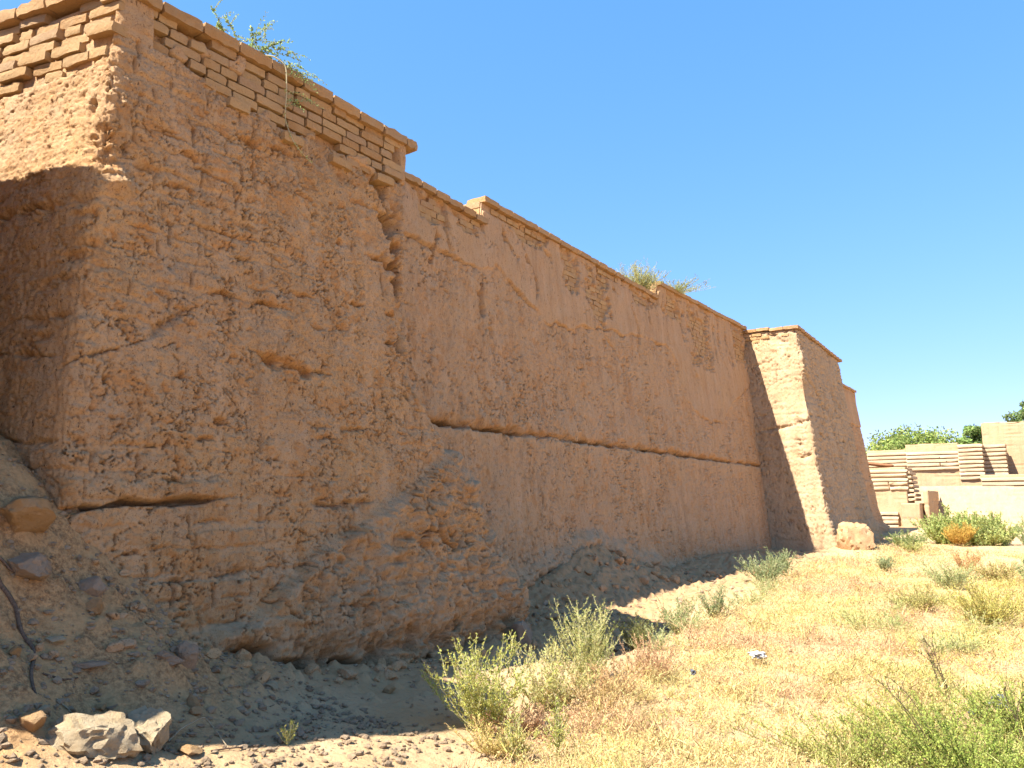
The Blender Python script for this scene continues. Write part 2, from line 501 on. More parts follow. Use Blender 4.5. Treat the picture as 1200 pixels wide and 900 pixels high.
def mud_relief(S, Z, X, Y, seed, vert=1.0, rough=1.0):
    """displacement in metres and flaked-patch mask of a weathered mud surface"""
    zz = Z * vert
    d = 0.055 * fbm(S * 0.9, zz * 0.9, 0.3, 3, seed) + 0.040 * fbm(S * 3.0, zz * 3.0, 1.1, 3, seed + 5)
    d = d + rough * 0.032 * fbm(S * 11, zz * 11, 2.2, 5, seed + 9, 0.70)
    lum = fbm(S * 19, zz * 19, 3.1, 2, seed + 11)
    d = d + rough * 0.016 * np.minimum(np.abs(lum) * 2.2, 0.7)
    brk = sstep(-0.08, 0.10, fbm(S * 4.5, zz * 4.5, 5.0, 2, seed + 15))
    m = sstep(-0.18, 0.16, fbm(S * 1.1, zz * 1.1, 4.0, 3, seed + 13))
    ck, r, f1 = crackle(S, zz, 0.105, 0.085, seed + 20, 0.105, 0.55)
    d = d - rough * 0.066 * ck**1.3 * m * brk + rough * (r - 0.5) * 0.004 * m
    ck2, r2, f12 = crackle(S, zz, 0.36, 0.26, seed + 40, 0.035, 0.6)
    m2 = sstep(-0.05, 0.2, fbm(S * 0.7, zz * 0.7, 7.0, 3, seed + 17))
    d = d - rough * 0.10 * ck2**1.5 * m2 * sstep(-0.2, 0.05, lum) + rough * (r2 - 0.5) * 0.022 * m2
    # places where the crust has dropped off
    fl = sstep(0.10, 0.22, fbm(S * 2.6, zz * 3.4, 9.0, 5, seed + 23, 0.62)) * 0.75 + ((r > 0.88) & (m > 0.5)) * 0.8
    fl = np.clip(fl, 0, 1)
    d = d - rough * 0.010 * fl
    # small pits and knobs
    pk, pr, pf = crackle(S, zz, 0.06, 0.05, seed + 60, 0.1, 0.5)
    dens = sstep(-0.1, 0.25, fbm(S * 1.7, zz * 1.7, 11.0, 3, seed + 31))
    pit = (pr > 0.80) * np.clip(0.40 - pf, 0, 1) * 2.5 * (0.25 + 0.75 * dens)
    d = d - rough * 0.036 * pit + rough * 0.016 * (pr < 0.15) * np.clip(0.5 - pf, 0, 1) * 2
    fl = np.clip(fl + 0.5 * (pit > 0.25), 0, 1)
    return d, fl

def carve(S, Z, pts, width, depth, wob=0.3, seed=1, zasp=1.0, gaps=0.0):
    box = (S > min(p[0] for p in pts) - 0.6) & (S < max(p[0] for p in pts) + 0.6) & (Z > min(p[1] for p in pts) - 0.6) & (Z < max(p[1] for p in pts) + 0.6)
    out = np.zeros(S.shape)
    s, z = S[box], Z[box]
    if not len(s): return out
    s2 = s + 0.09 * fbm(s * 3, z * 3, 0, 5, seed, 0.65); z2 = z + 0.07 * fbm(s * 3, z * 3, 3, 5, seed + 1, 0.65)
    D, sg = polydist(s2, z2, pts, zasp)
    wv = width * np.clip(0.75 + (wob + 0.35) * 4.5 * fbm(s * 4, z * 4, 6, 3, seed + 2), 0.12, 2.4)
    dp = depth * sstep(-0.32 + gaps, 0.02 + gaps, fbm(s * 2.6, z * 2.6, 8, 3, seed + 3))
    e0 = np.hypot(s - pts[0][0], z - pts[0][1]); e1 = np.hypot(s - pts[-1][0], z - pts[-1][1])
    tap = np.clip(np.minimum(e0, e1) / 0.25, 0.25, 1)
    out[box] = -dp * tap * np.exp(-(D / (wv * tap))**2)
    return out

# ---- near bastion
def xfront(z, y=5.0):
    """x of the near bastion's front face at a height"""
    return np.interp(z, [-0.3, 0.0, 0.5, 1.2, 2.4, 6.2], [-5.55, -5.62, -5.72, -5.88, -6.05, -6.45])
def ycorner(z): return np.interp(z, [-0.3, 0, 2.5, 6.2], [2.66, 2.70, 2.86, 3.18])
def yend(z): return np.interp(z, [-0.3, 0.0, 0.5, 1.15, 2.0, 2.75, 3.15, 4.6, 6.2], [8.5, 8.47, 8.45, 8.02, 7.5, 7.0, 6.72, 6.8, 6.96])
LD = np.array([-math.cos(math.radians(10)), -math.sin(math.radians(10))])       # along the sunlit side face

near = thing('mud_brick_bastion', 'large eroded mud bastion whose brick parapet carries a trailing plant, with a sunlit upper side', 'bastion', (-6.4, 5.0, 0.0))
ZT = 6.12

def near_body():
    zs = np.concatenate([np.linspace(-0.3, ZT, 550)])
    uA = np.linspace(2.3, 0, 165, endpoint=False)       # side face, distance from the corner
    uB = np.linspace(0, 1, 450, endpoint=False)
    uC = np.linspace(0, 1.7, 50)
    Zr = zs[:, None]
    xf = xfront(Zr); yc = ycorner(Zr); ye = yend(Zr)
    XA = xf + LD[0] * uA[None]; YA = yc + LD[1] * uA[None]
    XB = xf + 0 * uB[None]; YB = yc + (ye - yc) * uB[None]
    XC = xf - uC[None]; YC = ye + 0 * uC[None] + 0.25 * uC[None] * 0
    X = np.concatenate([XA, XB, XC], 1); Y = np.concatenate([YA, YB, YC], 1)
    X = smooth_cols(X, 7, 3); Y = smooth_cols(Y, 7, 3)
    Z = np.repeat(Zr, X.shape[1], 1)
    yc0, ye0 = 2.9, 7.2
    S = np.concatenate([yc - uA[None], YB, ye + uC[None]], 1)
    isA = np.zeros_like(X); isA[:, :len(uA)] = 1
    isB = np.zeros_like(X); isB[:, len(uA):len(uA) + len(uB)] = 1
    Nn = grid_normals(X, Y, Z)
    d, fr = mud_relief(S, Z, X, Y, 3)
    # coursing of the mud bricks showing through: cracked brick faces between smooth dusty mortar bands
    low = sstep(2.75, 1.9, Z) * sstep(5.3, 4.2, S) * np.clip(0.62 + 1.6 * fbm(S * 0.9, Z * 1.3, 6, 4, 78), 0.1, 1)
    cm = np.maximum(low, 0.62 * sstep(-0.25, 0.15, fbm(S * 0.55, Z * 0.55, 3, 3, 77)) * (1 - isA * 0.6))
    cw = Z + 0.06 * fbm(S * 1.2, Z * 1.6, 0, 3, 71) + 0.045 * fbm(S * 5, Z * 5, 0, 4, 72, 0.6)
    row = np.floor(cw / 0.205); fz = cw / 0.205 - row
    gr = sstep(0.38, 0.30, fz) * sstep(0.0, 0.05, fz)
    gr = gr * sstep(-0.2, 0.15, fbm(S * 1.8, row * 3.1, 0, 4, 73, 0.6))
    bs = S / 0.36 + 0.5 * (row % 2) + 0.3 * np.sin(row * 7.7) + 0.10 * fbm(S * 5, Z * 5, 5, 3, 74)
    bi = np.floor(bs); fs = bs - bi
    gv = np.exp(-(np.minimum(fs, 1 - fs) / 0.035)**2) * sstep(-0.15, 0.1, fbm(S * 3, Z * 3, 8, 2, 75)) * (1 - gr)
    rb = hash2(bi.astype(np.int64), row.astype(np.int64), 5)
    under_b = np.exp(-((fz - 0.36) / 0.05)**2) * sstep(-0.1, 0.15, fbm(S * 2.4, row * 2.0, 4, 3, 76))
    d = d * (1 - 0.25 * cm * gr) - cm * (0.022 * gr + 0.075 * gv + 0.05 * under_b) + cm * (1 - gr) * (rb - 0.35) * 0.034
    fr = np.clip(fr + low * (1 - gr) * 0.35 * (rb > 0.4), 0, 1) * (1 - 0.8 * cm * gr)
    dust = np.clip(cm * gr * 1.0, 0, 1)
    # undercut ledges, cracks, gullies
    zsl = np.interp(S, [2.4, 2.86, 3.36, 3.6, 4.1, 4.4], [1.52, 1.60, 1.675, 1.66, 1.70, 1.71]) + 0.022 * fbm(S * 7, Z * 0, 0, 4, 5, 0.6)
    hsl = np.clip(0.022 + 0.03 * fbm(S * 3.5, Z * 0, 2, 3, 6), 0.008, 0.05) * sstep(2.4, 2.75, S) * sstep(4.18, 3.95, S) + 1e-4
    d -= 0.24 * np.exp(-(np.where(Z > zsl, (Z - zsl) / (hsl * 1.3), (Z - zsl) / (hsl * 0.8)))**4) * sstep(2.4, 2.75, S) * sstep(4.2, 3.95, S)
    d += 0.035 * np.exp(-((Z - 1.76) / 0.09)**2) * sstep(2.7, 2.9, S) * sstep(4.3, 4.0, S)
    d += carve(S, Z, [(6.30, 5.62), (6.45, 5.1), (6.58, 4.5), (6.60, 3.9), (6.64, 3.13)], 0.085, 0.34, 0.4, 7, 1.0, -0.8)
    d += carve(S, Z, [(4.59, 5.62), (4.56, 5.1), (4.60, 4.5)], 0.03, 0.06, 0.4, 9)
    d += carve(S, Z, [(4.45, 3.10), (4.7, 3.02), (4.95, 2.98), (5.57, 2.98)], 0.035, 0.10, 0.5, 11)
    d += carve(S, Z, [(5.04, 1.67), (5.5, 1.66), (6.08, 1.71)], 0.028, 0.09, 0.5, 13)
    d += carve(S, Z, [(2.5, 2.62), (2.88, 2.75), (3.43, 2.98), (3.9, 3.40)], 0.020, 0.06, 0.5, 15)
    d += carve(S, Z, [(1.4, 3.02), (2.0, 2.86), (2.7, 2.80)], 0.03, 0.12, 0.5, 17)
    d += carve(S, Z, [(0.5, 3.95), (1.3, 4.05), (2.0, 4.12), (2.7, 4.1)], 0.05, 0.11, 0.4, 19)
    d += carve(S, Z, [(0.9, 2.1), (1.6, 2.2), (2.4, 2.12), (3.2, 2.16)], 0.020, 0.07, 0.6, 21)
    d += carve(S, Z, [(5.05, 2.45), (5.6, 2.42), (6.4, 2.5)], 0.016, 0.05, 0.6, 23)
    d += carve(S, Z, [(3.5, 1.05), (4.0, 1.07), (4.5, 1.10)], 0.022, 0.07, 0.5, 25)
    SW = S + 0.10 * fbm(S * 5, Z * 5, 0, 4, 121, 0.65); ZW = Z + 0.085 * fbm(S * 5, Z * 5, 3, 4, 123, 0.65)
    for k in range(44):
        s0 = rng.uniform(2.9, 6.6); z0 = rng.uniform(1.0, 5.3); L = rng.uniform(0.03, 0.16)
        loc = (np.abs(S - s0) < 0.5) & (np.abs(Z - z0) < 0.3)
        hh = rng.uniform(0.010, 0.032); cc = -rng.uniform(0.04, 0.11) * np.exp(-((SW - s0) / L)**2 - np.where(ZW > z0, (ZW - z0) / (hh * 1.8), (ZW - z0) / (hh * 0.5))**2)
        d += np.where(loc, cc, 0)
        fr = np.maximum(fr, np.where(loc & (cc < -0.01), 0.9, 0))
    for k in range(40):
        s0 = rng.uniform(3.3, 6.9); z0 = rng.uniform(1.2, 5.4); L = rng.uniform(0.10, 0.45)
        d += carve(S, Z, [(s0, z0), (s0 + rng.uniform(-0.07, 0.07), z0 - L)], rng.uniform(0.012, 0.024), rng.uniform(0.05, 0.12), 0.5, 600 + k)
    d += 0.020 * fbm(S * 7, Z * 0.8, 4, 4, 117, 0.6) * sstep(1.5, 3.0, Z)
    # chips out of the corner, showing orange clay
    for (s0, z0, L, Hh) in [(2.75, 3.62, 0.20, 0.05), (2.62, 3.40, 0.22, 0.05), (2.55, 3.10, 0.25, 0.05), (2.45, 2.96, 0.14, 0.04), (2.9, 4.05, 0.15, 0.09), (3.05, 4.62, 0.2, 0.14)]:
        cc = np.exp(-((S - s0) / L)**4 - ((Z - z0) / Hh)**4)
        cc = cc * sstep(-0.25, 0.1, fbm(S * 6, Z * 9, 1, 3, 26)); d -= 0.065 * cc; fr = np.maximum(fr, cc)
    d += 0.07 * np.exp(-((S - 3.22) / 0.10)**2 - ((Z - 4.30) / 0.08)**2)
    # steep gully at the top of the corner
    d += carve(S, Z, [(2.9, 5.35), (2.93, 5.0), (2.88, 4.75)], 0.06, 0.14, 0.4, 27)
    # slumped skirt of mud spreading over the lower right
    zsk = np.interp(S, [3.3, 4.4, 5.2, 6.5, 7.3, 8.6], [0.5, 0.72, 1.26, 1.80, 2.3, 2.6]) + 0.12 * fbm(S * 2, Z * 2, 0, 3, 81)
    sk = sstep(0.06, -0.12, Z - zsk) * isB
    lump = fbm(S * 4.2, Z * 4.2, 1, 4, 83)
    d += sk * (0.12 + 0.17 * lump + 0.05 * fbm(S * 12, Z * 12, 1, 3, 84))
    ck3, r3, f3 = crackle(S, Z, 0.22, 0.20, 85, 0.2)
    hole = sk * sstep(0.05, 0.3, fbm(S * 1.4, Z * 1.4, 2, 3, 87))
    d -= 0.11 * ck3 * hole; d += hole * (r3 - 0.5) * 0.14
    fr = np.clip(fr + hole * (r3 > 0.6) * 0.8, 0, 1)
    dust = np.clip(dust + sk * 0.95 * sstep(-0.1, 0.3, fbm(S * 3, Z * 3, 0, 3, 89)), 0, 1)
    fl2 = sstep(4.3, 4.9, S) * sstep(4.3, 5.2, Z) * isB
    d += fl2 * (0.10 * fbm(S * 6.5, Z * 0.9, 0, 4, 90, 0.6) - 0.02)
    # vertical fluting near the junction
    flt = sstep(5.9, 6.6, S) * sstep(1.2, 2.2, Z)
    d += flt * 0.035 * fbm(S * 9, Z * 0.9, 0, 3, 91)
    # ragged undercut along the foot
    foot = sstep(0.42, 0.10, Z - 0.10 - 0.12 * fbm(S * 2.0, Z * 1, 0, 3, 93)) * isB
    d -= foot * np.clip(0.12 + 0.45 * fbm(S * 2.6, Z * 2.6, 0, 5, 95, 0.6), 0, 0.42)
    for (s0, z0, L, Hh, dp) in [(4.22, 0.36, 0.24, 0.10, 0.35), (5.30, 0.10, 0.12, 0.13, 0.5), (4.72, 0.24, 0.2, 0.07, 0.28), (3.9, 0.30, 0.08, 0.08, 0.25)]:
        d -= dp * np.exp(-((S - s0) / L)**4 - ((Z - z0) / Hh)**4)
    # parapet zone: body set back behind its bricks, with patches of render left
    zb = np.interp(S, [0, 2.9, 3.2, 3.8, 4.4, 4.8, 5.6, 6.3, 6.95], [5.38, 5.42, 5.72, 5.74, 5.62, 5.56, 5.62, 5.55, 5.62])
    pz = sstep(-0.02, 0.02, Z - zb - 0.05 * fbm(S * 5, Z * 5, 0, 2, 97)) * (isA + isB)
    rend = sstep(0.14, 0.24, fbm(S * 2.4, Z * 2.4, 0, 3, 99)) * isB + sstep(0.30, 0.22, np.abs(S - 3.26)) * isB * sstep(5.55, 5.6, Z) + sstep(6.70, 6.76, S) * isB
    rend = np.clip(rend, 0, 1)
    d = d * (1 - 0.7 * pz) - (0.105 - 0.04 * isA) * pz * (1 - rend) + 0.012 * pz * rend
    fr = np.where(pz > 0.5, 0.25, fr)
    d = d * (1 - 0.35 * isA); fr = fr * (1 - 0.65 * isA)
    X2 = X + Nn[..., 0] * d; Y2 = Y + Nn[..., 1] * d; Z2 = Z + Nn[..., 2] * d
    Z2[-1] = ZT
    rows = [(X2, Y2, Z2)]
    xs, ys, zz_, ff, dd = [X2], [Y2], [Z2], [fr], [dust]
    for f in (0.02, 0.15, 1.0):                                        # top of the wall
        xs.append(((1 - f) * X2[-1] + f * np.minimum(X2[-1], -8.2))[None]); ys.append(((1 - f) * Y2[-1] + f * np.clip(Y2[-1], 3.3, 6.6))[None])
        zz_.append((np.full(X.shape[1], ZT + 0.01))[None]); ff.append(fr[-1:] * 0); dd.append(fr[-1:] * 0 + 0.6)
    X2 = np.concatenate(xs); Y2 = np.concatenate(ys); Z2 = np.concatenate(zz_)
    V = np.stack([X2.ravel(), Y2.ravel(), Z2.ravel()], 1)
    obj('wall_body', V, grid_faces(*X2.shape), M_MUD, near, attrs={'fresh': np.concatenate(ff).ravel(), 'dust': np.concatenate(dd).ravel()})
near_body()

# ------------------------------------------------------------------ bricks
def worn_box(seed, n=(5, 2, 2), amp=0.05, rnd=0.22):
    """unit box -0.5..0.5 with rounded, chipped edges"""
    r = np.random.default_rng(seed)
    vs = {}; V = []; F = []
    def vid(i, j, k):
        key = (i, j, k)
        if key not in vs:
            vs[key] = len(V); V.append((i / n[0] - 0.5, j / n[1] - 0.5, k / n[2] - 0.5))
        return vs[key]
    for i in range(n[0]):
        for j in range(n[1]):
            F.append((vid(i, j, 0), vid(i, j + 1, 0), vid(i + 1, j + 1, 0), vid(i + 1, j, 0)))
            F.append((vid(i, j, n[2]), vid(i + 1, j, n[2]), vid(i + 1, j + 1, n[2]), vid(i, j + 1, n[2])))
    for i in range(n[0]):
        for k in range(n[2]):
            F.append((vid(i, 0, k), vid(i + 1, 0, k), vid(i + 1, 0, k + 1), vid(i, 0, k + 1)))
            F.append((vid(i, n[1], k), vid(i, n[1], k + 1), vid(i + 1, n[1], k + 1), vid(i + 1, n[1], k)))
    for j in range(n[1]):
        for k in range(n[2]):
            F.append((vid(0, j, k), vid(0, j, k + 1), vid(0, j + 1, k + 1), vid(0, j + 1, k)))
            F.append((vid(n[0], j, k), vid(n[0], j + 1, k), vid(n[0], j + 1, k + 1), vid(n[0], j, k + 1)))
    V = np.array(V)
    e = (np.abs(np.abs(V) - 0.5) < 1e-6).sum(1)
    asp = np.array([0.35, 0.6, 1.0])
    V = V * (1 - np.where(e[:, None] >= 2, rnd * 0.22 * asp, 0) - np.where(e[:, None] >= 3, rnd * 0.22 * asp, 0))
    V = V + r.normal(size=V.shape) * amp * asp * 0.55
    return V, np.array(F)

BRICKS = []
for i in range(7):
    v, f = worn_box(100 + i, (5, 2, 3), 0.045, 0.20)
    BRICKS.append(make_mesh('brick', v, f, M_BRICK, sharp=38))
COPES = []
for i in range(5):
    v, f = worn_box(200 + i, (5, 3, 2), 0.055, 0.16)
    COPES.append(make_mesh('coping_brick', v, f, M_COPE, sharp=28))
FARB = []
for i in range(4):
    v, f = worn_box(300 + i, (6, 2, 2), 0.045, 0.2)
    FARB.append(make_mesh('brick_course', v, f, M_FARBRICK, sharp=30))

def brick(name, meshes, c, along, L, H, D, parent, tilt=0.0, jr=0.02):
    a = math.atan2(along[1], along[0])
    return place(name, random.choice(meshes), c, (random.uniform(-jr, jr), tilt + random.uniform(-jr, jr), a + random.uniform(-jr, jr)), (L, D, H), parent)

def n1(x, y, s): return float(fbm(np.array([x]), np.array([y]), 0.0, 3, s)[0])

def near_bricks():
    # front parapet
    ch = 0.108
    for row in range(-1, 5):
        z = 5.60 + row * ch + ch / 2
        y = 3.22 + random.uniform(0, 0.2)
        while y < 6.72:
            L = random.choice([0.20, 0.22, 0.30, 0.34, 0.36]) * random.uniform(0.9, 1.1)
            yc = y + L / 2
            zb = np.interp(yc, [3.2, 3.8, 4.4, 4.8, 5.6, 6.3, 6.95], [5.72, 5.74, 5.60, 5.50, 5.56, 5.50, 5.56]) + 0.05 * math.sin(yc * 9)
            patch = 3.10 < yc < 3.46 and z < 6.02
            if z > zb and not patch and y + L < 6.8 and random.random() > 0.06:
                dp = 0.20
                x = float(xfront(z)) - dp / 2 + random.uniform(-0.022, 0.018)
                zo = random.uniform(-0.006, 0.006) + 0.012 * math.sin(yc * 2.3)
                brick('brick', BRICKS, (x, yc, z + zo), (0, 1), L - 0.02, ch - 0.02, dp, near)
            y += L
    # brick ends lying loose at the bottom of the parapet
    for yc, z, L in [(4.38, 5.545, 0.24), (5.05, 5.46, 0.25), (5.72, 5.45, 0.30), (6.42, 5.50, 0.28)]:
        brick('brick', BRICKS, (float(xfront(z)) - 0.06, yc, z), (0, 1), L, 0.095, 0.22, near, 0, 0.04)
    # coping
    y = 3.12
    while y < 6.90:
        L = min(random.uniform(0.36, 0.44), 7.03 - y)
        brick('coping_brick', COPES, (-6.45 + 0.07 - 0.21, y + L / 2, 6.185 + random.uniform(-0.008, 0.008) + 0.02 * math.sin(y * 1.7)), (0, 1), L - 0.012, 0.115, 0.42, near)
        y += L
    # side parapet
    ch = 0.112
    for row in range(-1, 6):
        z = 5.47 + row * ch + ch / 2
        s = random.uniform(-0.05, 0.12) if row >= 0 else 0.25
        while s < 2.2:
            L = random.choice([0.24, 0.36, 0.40, 0.42]) * random.uniform(0.92, 1.08)
            zb = np.interp(s, [0, 0.4, 0.9, 1.4, 2.2], [5.42, 5.45, 5.38, 5.34, 5.36]) + 0.06 * math.sin(s * 8)
            if z > zb and random.random() > 0.05:
                sc = s + L / 2
                c = np.array([float(xfront(z)), float(ycorner(z))]) + LD * sc
                nrm = np.array([LD[1], -LD[0]]); nrm = nrm if nrm[1] < 0 else -nrm
                c = c - nrm * (0.10 + random.uniform(-0.03, 0.035))
                brick('brick', BRICKS, (c[0], c[1], z + 0.05 * sc + random.uniform(-0.008, 0.008)), LD, L - 0.035, ch - 0.024, 0.22, near, -0.05, 0.035)
            s += L
    s = 0.05
    while s < 2.2:
        L = random.uniform(0.38, 0.46)
        c = np.array([-6.45, 3.18]) + LD * (s + L / 2)
        nrm = np.array([LD[1], -LD[0]]); nrm = nrm if nrm[1] < 0 else -nrm
        c = c + nrm * 0.07 - nrm * 0.2
        brick('coping_brick', COPES, (c[0], c[1], 6.20 + 0.05 * (s + L / 2)), LD, L - 0.012, 0.115, 0.42, near, -0.05)
        s += L
near_bricks()

# ------------------------------------------------------------------ curtain wall
curtain = thing('mud_brick_curtain_wall', 'long tan mud wall with stepped brick coping between the two bastions', 'wall', (-7.9, 16.0, 0.0))
def ztop_main(y):
    return np.where(y < 10.22, np.interp(y, [6, 8.5, 10.3], [6.52, 6.48, 6.38]),
           np.where(y < 17.70, np.interp(y, [10.2, 17.7], [6.80, 6.70]), np.interp(y, [17.7, 25, 30, 40], [7.10, 7.26, 7.15, 7.12])))
def xmain(z, y):
    t = np.interp(z, [-0.5, 0.0, 2.8, 6.6], [-0.06, 0.0, 0.46, 1.0])
    return -6.98 - 0.02 * (np.minimum(y, 26) - 9) - t * 0.80
PATCHES = [(12.9, 13.5, 5.9, 6.7), (13.95, 14.8, 5.5, 6.6), (16.2, 17.3, 6.3, 6.65), (19.7, 21.1, 5.5, 6.9), (23.4, 24.7, 6.1, 7.15), (8.4, 9.3, 6.0, 6.45), (9.4, 10.1, 6.1, 6.4), (18.2, 19.2, 6.4, 7.0), (11.0, 12.2, 6.45, 6.75)]
def patch_mask(S, Z):
    m = np.zeros(np.shape(S))
    nz = 1.7 * fbm(S * 2.2, Z * 2.2, 0, 5, 71, 0.62)
    for (a, b, c0, c1) in PATCHES:
        e = np.maximum(np.abs(S - (a + b) / 2) / ((b - a) / 2), np.abs(Z - (c0 + c1) / 2) / ((c1 - c0) / 2))
        m = np.maximum(m, sstep(1.0, 0.86, e + nz))
    return m
def main_body():
    ys = np.concatenate([np.linspace(6.6, 8, 24, endpoint=False), np.linspace(8, 13, 230, endpoint=False), np.linspace(13, 18, 170, endpoint=False), np.linspace(18, 25.5, 170, endpoint=False), np.linspace(25.5, 29.5, 20, endpoint=False), np.linspace(29.5, 41.2, 90)])
    e = np.linspace(0.03, 2.2, 30)
    zs = np.linspace(-0.4, 7.30, 440)
    Z1 = zs[:, None]
    XB = xmain(Z1, ys[None]); YB = ys[None] + 0 * Z1
    flare = np.interp(Z1, [-0.4, 0, 1.5, 7.3], [2.6, 2.2, 0.7, 0.0])
    XE = xmain(Z1, np.array([[41.2]])) - e[None]; YE = 41.2 + 0 * e[None] + 0 * Z1
    YB = YB + flare * np.clip((ys[None] - 38.4) / 2.8, 0, 1); YE = YE + flare
    X = np.concatenate([XB, XE], 1); Y = np.concatenate([YB, YE], 1)
    X = smooth_cols(X, 2, 2)
    Z = np.repeat(Z1, X.shape[1], 1)
    S = np.concatenate([YB, 41.2 + e[None] + 0 * Z1], 1)
    Nn = grid_normals(X, Y, Z)
    d, fr = mud_relief(S, Z, X, Y, 41, vert=0.62, rough=1.1)
    # drip fluting down the face
    d += 0.020 * fbm(S * 5.0, Z * 0.7, 0, 4, 47)
    # mud render left on the upper part: edge line in (y, z)
    pl = [(6.0, 5.6), (8.46, 5.57), (9.29, 5.56), (10.01, 5.49), (10.49, 5.71), (10.98, 5.47), (11.63, 5.19), (12.04, 5.01), (12.95, 5.07), (14.15, 5.3), (15.39, 5.4), (16.57, 5.56), (17.84, 5.57), (18.37, 5.21), (18.75, 4.3), (19.6, 3.9), (21.3, 3.9), (22.64, 4.7), (24.7, 5.48), (27, 5.4), (40, 5.4)]
    edge = np.interp(S, [p[0] for p in pl], [p[1] for p in pl]) + 0.22 * fbm(S * 1.8, Z * 1.8, 0, 5, 49, 0.6)
    pm = sstep(-0.012, 0.03, Z - edge)
    dr = 0.022 * fbm(S * 1.6, Z * 1.6, 2, 3, 51) + 0.022 * fbm(S * 8, Z * 4, 2, 5, 52, 0.66)
    ckr, rr, _ = crackle(S, Z, 0.34, 0.55, 53, 0.04)
    dr = dr - 0.040 * ckr * sstep(0.0, 0.2, fbm(S * 0.8, Z * 0.8, 4, 2, 54))
    d = d * (1 - pm) + pm * (0.035 + dr)
    d -= 0.085 * np.exp(-((Z - edge) / 0.016)**2) * sstep(-0.15, 0.2, fbm(S * 1.4, Z, 3, 2, 56))
    fr = fr * (1 - pm * 0.9) * (1 - 0.85 * np.exp(-((Z - edge) / 0.08)**2))
    # the long undercut joint
    zl = 2.83 + 0.07 * fbm(S * 1.5, Z * 0, 0, 5, 57, 0.6) + 0.05 * fbm(S * 7, Z * 3, 0, 3, 59)
    inb = sstep(26, 24, S)
    up = sstep(0.0, 0.07, Z - zl) * sstep(0.7, 0.05, Z - zl)
    d += 0.045 * up * inb * sstep(-0.3, 0.15, fbm(S * 1.2, Z * 0, 3, 3, 60))
    wl = np.interp(S, [8, 9, 10.5, 12.5, 15, 18, 25], [0.05, 0.085, 0.07, 0.055, 0.045, 0.035, 0.03]) * np.clip(0.8 + 2.6 * fbm(S * 3.2, Z * 2, 1, 4, 58), 0.15, 2.2)
    gd = 0.15 * np.clip(0.65 + 1.8 * fbm(S * 2.2, Z * 0, 2, 4, 62), 0.1, 1.2)
    off = Z - zl - 0.015
    d -= gd * np.exp(-(np.where(off > 0, off / np.maximum(wl * 1.6, 0.02), off / np.maximum(wl * 0.6, 0.012)))**2) * inb
    fr = np.maximum(fr, 0.8 * np.exp(-((Z - zl - 0.06) / 0.07)**2) * inb * sstep(-0.25, 0.1, fbm(S * 4, Z * 5, 0, 3, 63)))
    slot = np.clip(0.020 + 0.04 * fbm(S * 2.7, Z * 0, 4, 5, 65, 0.6), 0.003, 0.045) * np.interp(S, [8, 9, 14, 25], [1.2, 1.2, 0.8, 0.6])
    d -= 0.32 * np.exp(-((Z - zl + 0.01) / slot)**4) * inb * sstep(-0.14, 0.06, fbm(S * 1.6, Z * 0, 7, 5, 66, 0.6))
    lo = sstep(0.0, -0.08, Z - zl)
    d += 0.03 * lo * sstep(-0.5, -0.05, Z - zl) * sstep(-0.3, 0.1, fbm(S * 1.7, Z * 0, 6, 3, 64))
    # notch and small holes
    d += carve(S, Z, [(10.11, 5.50), (10.0, 5.02), (10.12, 4.6), (10.3, 4.3)], 0.05, 0.17, 0.4, 61)
    d += carve(S, Z, [(16.9, 5.5), (17.0, 5.1)], 0.05, 0.10, 0.4, 62)
    d += carve(S, Z, [(14.35, 5.6), (14.5, 5.2), (14.8, 5.0), (15.1, 4.7)], 0.025, 0.08, 0.5, 63)
    d += carve(S, Z, [(24.5, 6.15), (25.0, 6.1)], 0.16, 0.25, 0.3, 64)
    d += carve(S, Z, [(19.2, 6.8), (19.3, 6.0), (19.6, 5.2), (20.0, 4.8)], 0.02, 0.06, 0.5, 65)
    d += carve(S, Z, [(22, 6.7), (22.1, 6.0), (22.6, 5.3)], 0.02, 0.06, 0.5, 66)
    d += carve(S, Z, [(18.0, 6.75), (18.1, 6.1)], 0.02, 0.06, 0.5, 66)
    R9 = np.random.default_rng(17)
    for k in range(34):
        y0 = R9.uniform(8.8, 24.6); z1_ = float(ztop_main(np.array(y0))) - R9.uniform(0.05, 0.5); ln = R9.uniform(0.4, 1.7)
        pts = [(y0, z1_)]
        for q in range(5): pts.append((pts[-1][0] + R9.uniform(-0.12, 0.22), pts[-1][1] - ln / 5))
        d += carve(S, Z, pts, R9.uniform(0.024, 0.042), R9.uniform(0.08, 0.18), 0.5, 300 + k)
    for k in range(60):
        y0 = R9.uniform(8.4, 25); z1_ = R9.uniform(0.9, 5.3); ln = R9.uniform(0.08, 0.35)
        d += carve(S, Z, [(y0, z1_), (y0 + R9.uniform(-0.05, 0.08), z1_ - ln)], R9.uniform(0.022, 0.042), R9.uniform(0.08, 0.16), 0.5, 400 + k)
    # slumped foot
    zsk = np.interp(S, [8, 9.5, 12.5, 14.5, 16.5, 20, 24, 39], [0.2, 0.5, 1.2, 0.9, 0.35, 0.3, 0.25, 0.8]) + 0.25 * fbm(S * 1.6, Z, 0, 4, 67)
    sk = sstep(0.1, -0.25, Z - zsk)
    d += sk * (0.14 + 0.20 * fbm(S * 3, Z * 3, 0, 5, 68, 0.6))
    dust = np.clip(sk * 0.8 + 0.35 * sstep(0.0, 0.3, fbm(S * 0.8, Z * 1.2, 0, 3, 69)) * (1 - pm) + 0.5 * lo * sstep(-0.35, -0.02, Z - zl), 0, 1)
    under = np.exp(-((Z - zsk + 0.38) / 0.06)**2) * sstep(-0.05, 0.25, fbm(S * 1.9, Z * 0, 3, 3, 70))
    d -= 0.16 * under
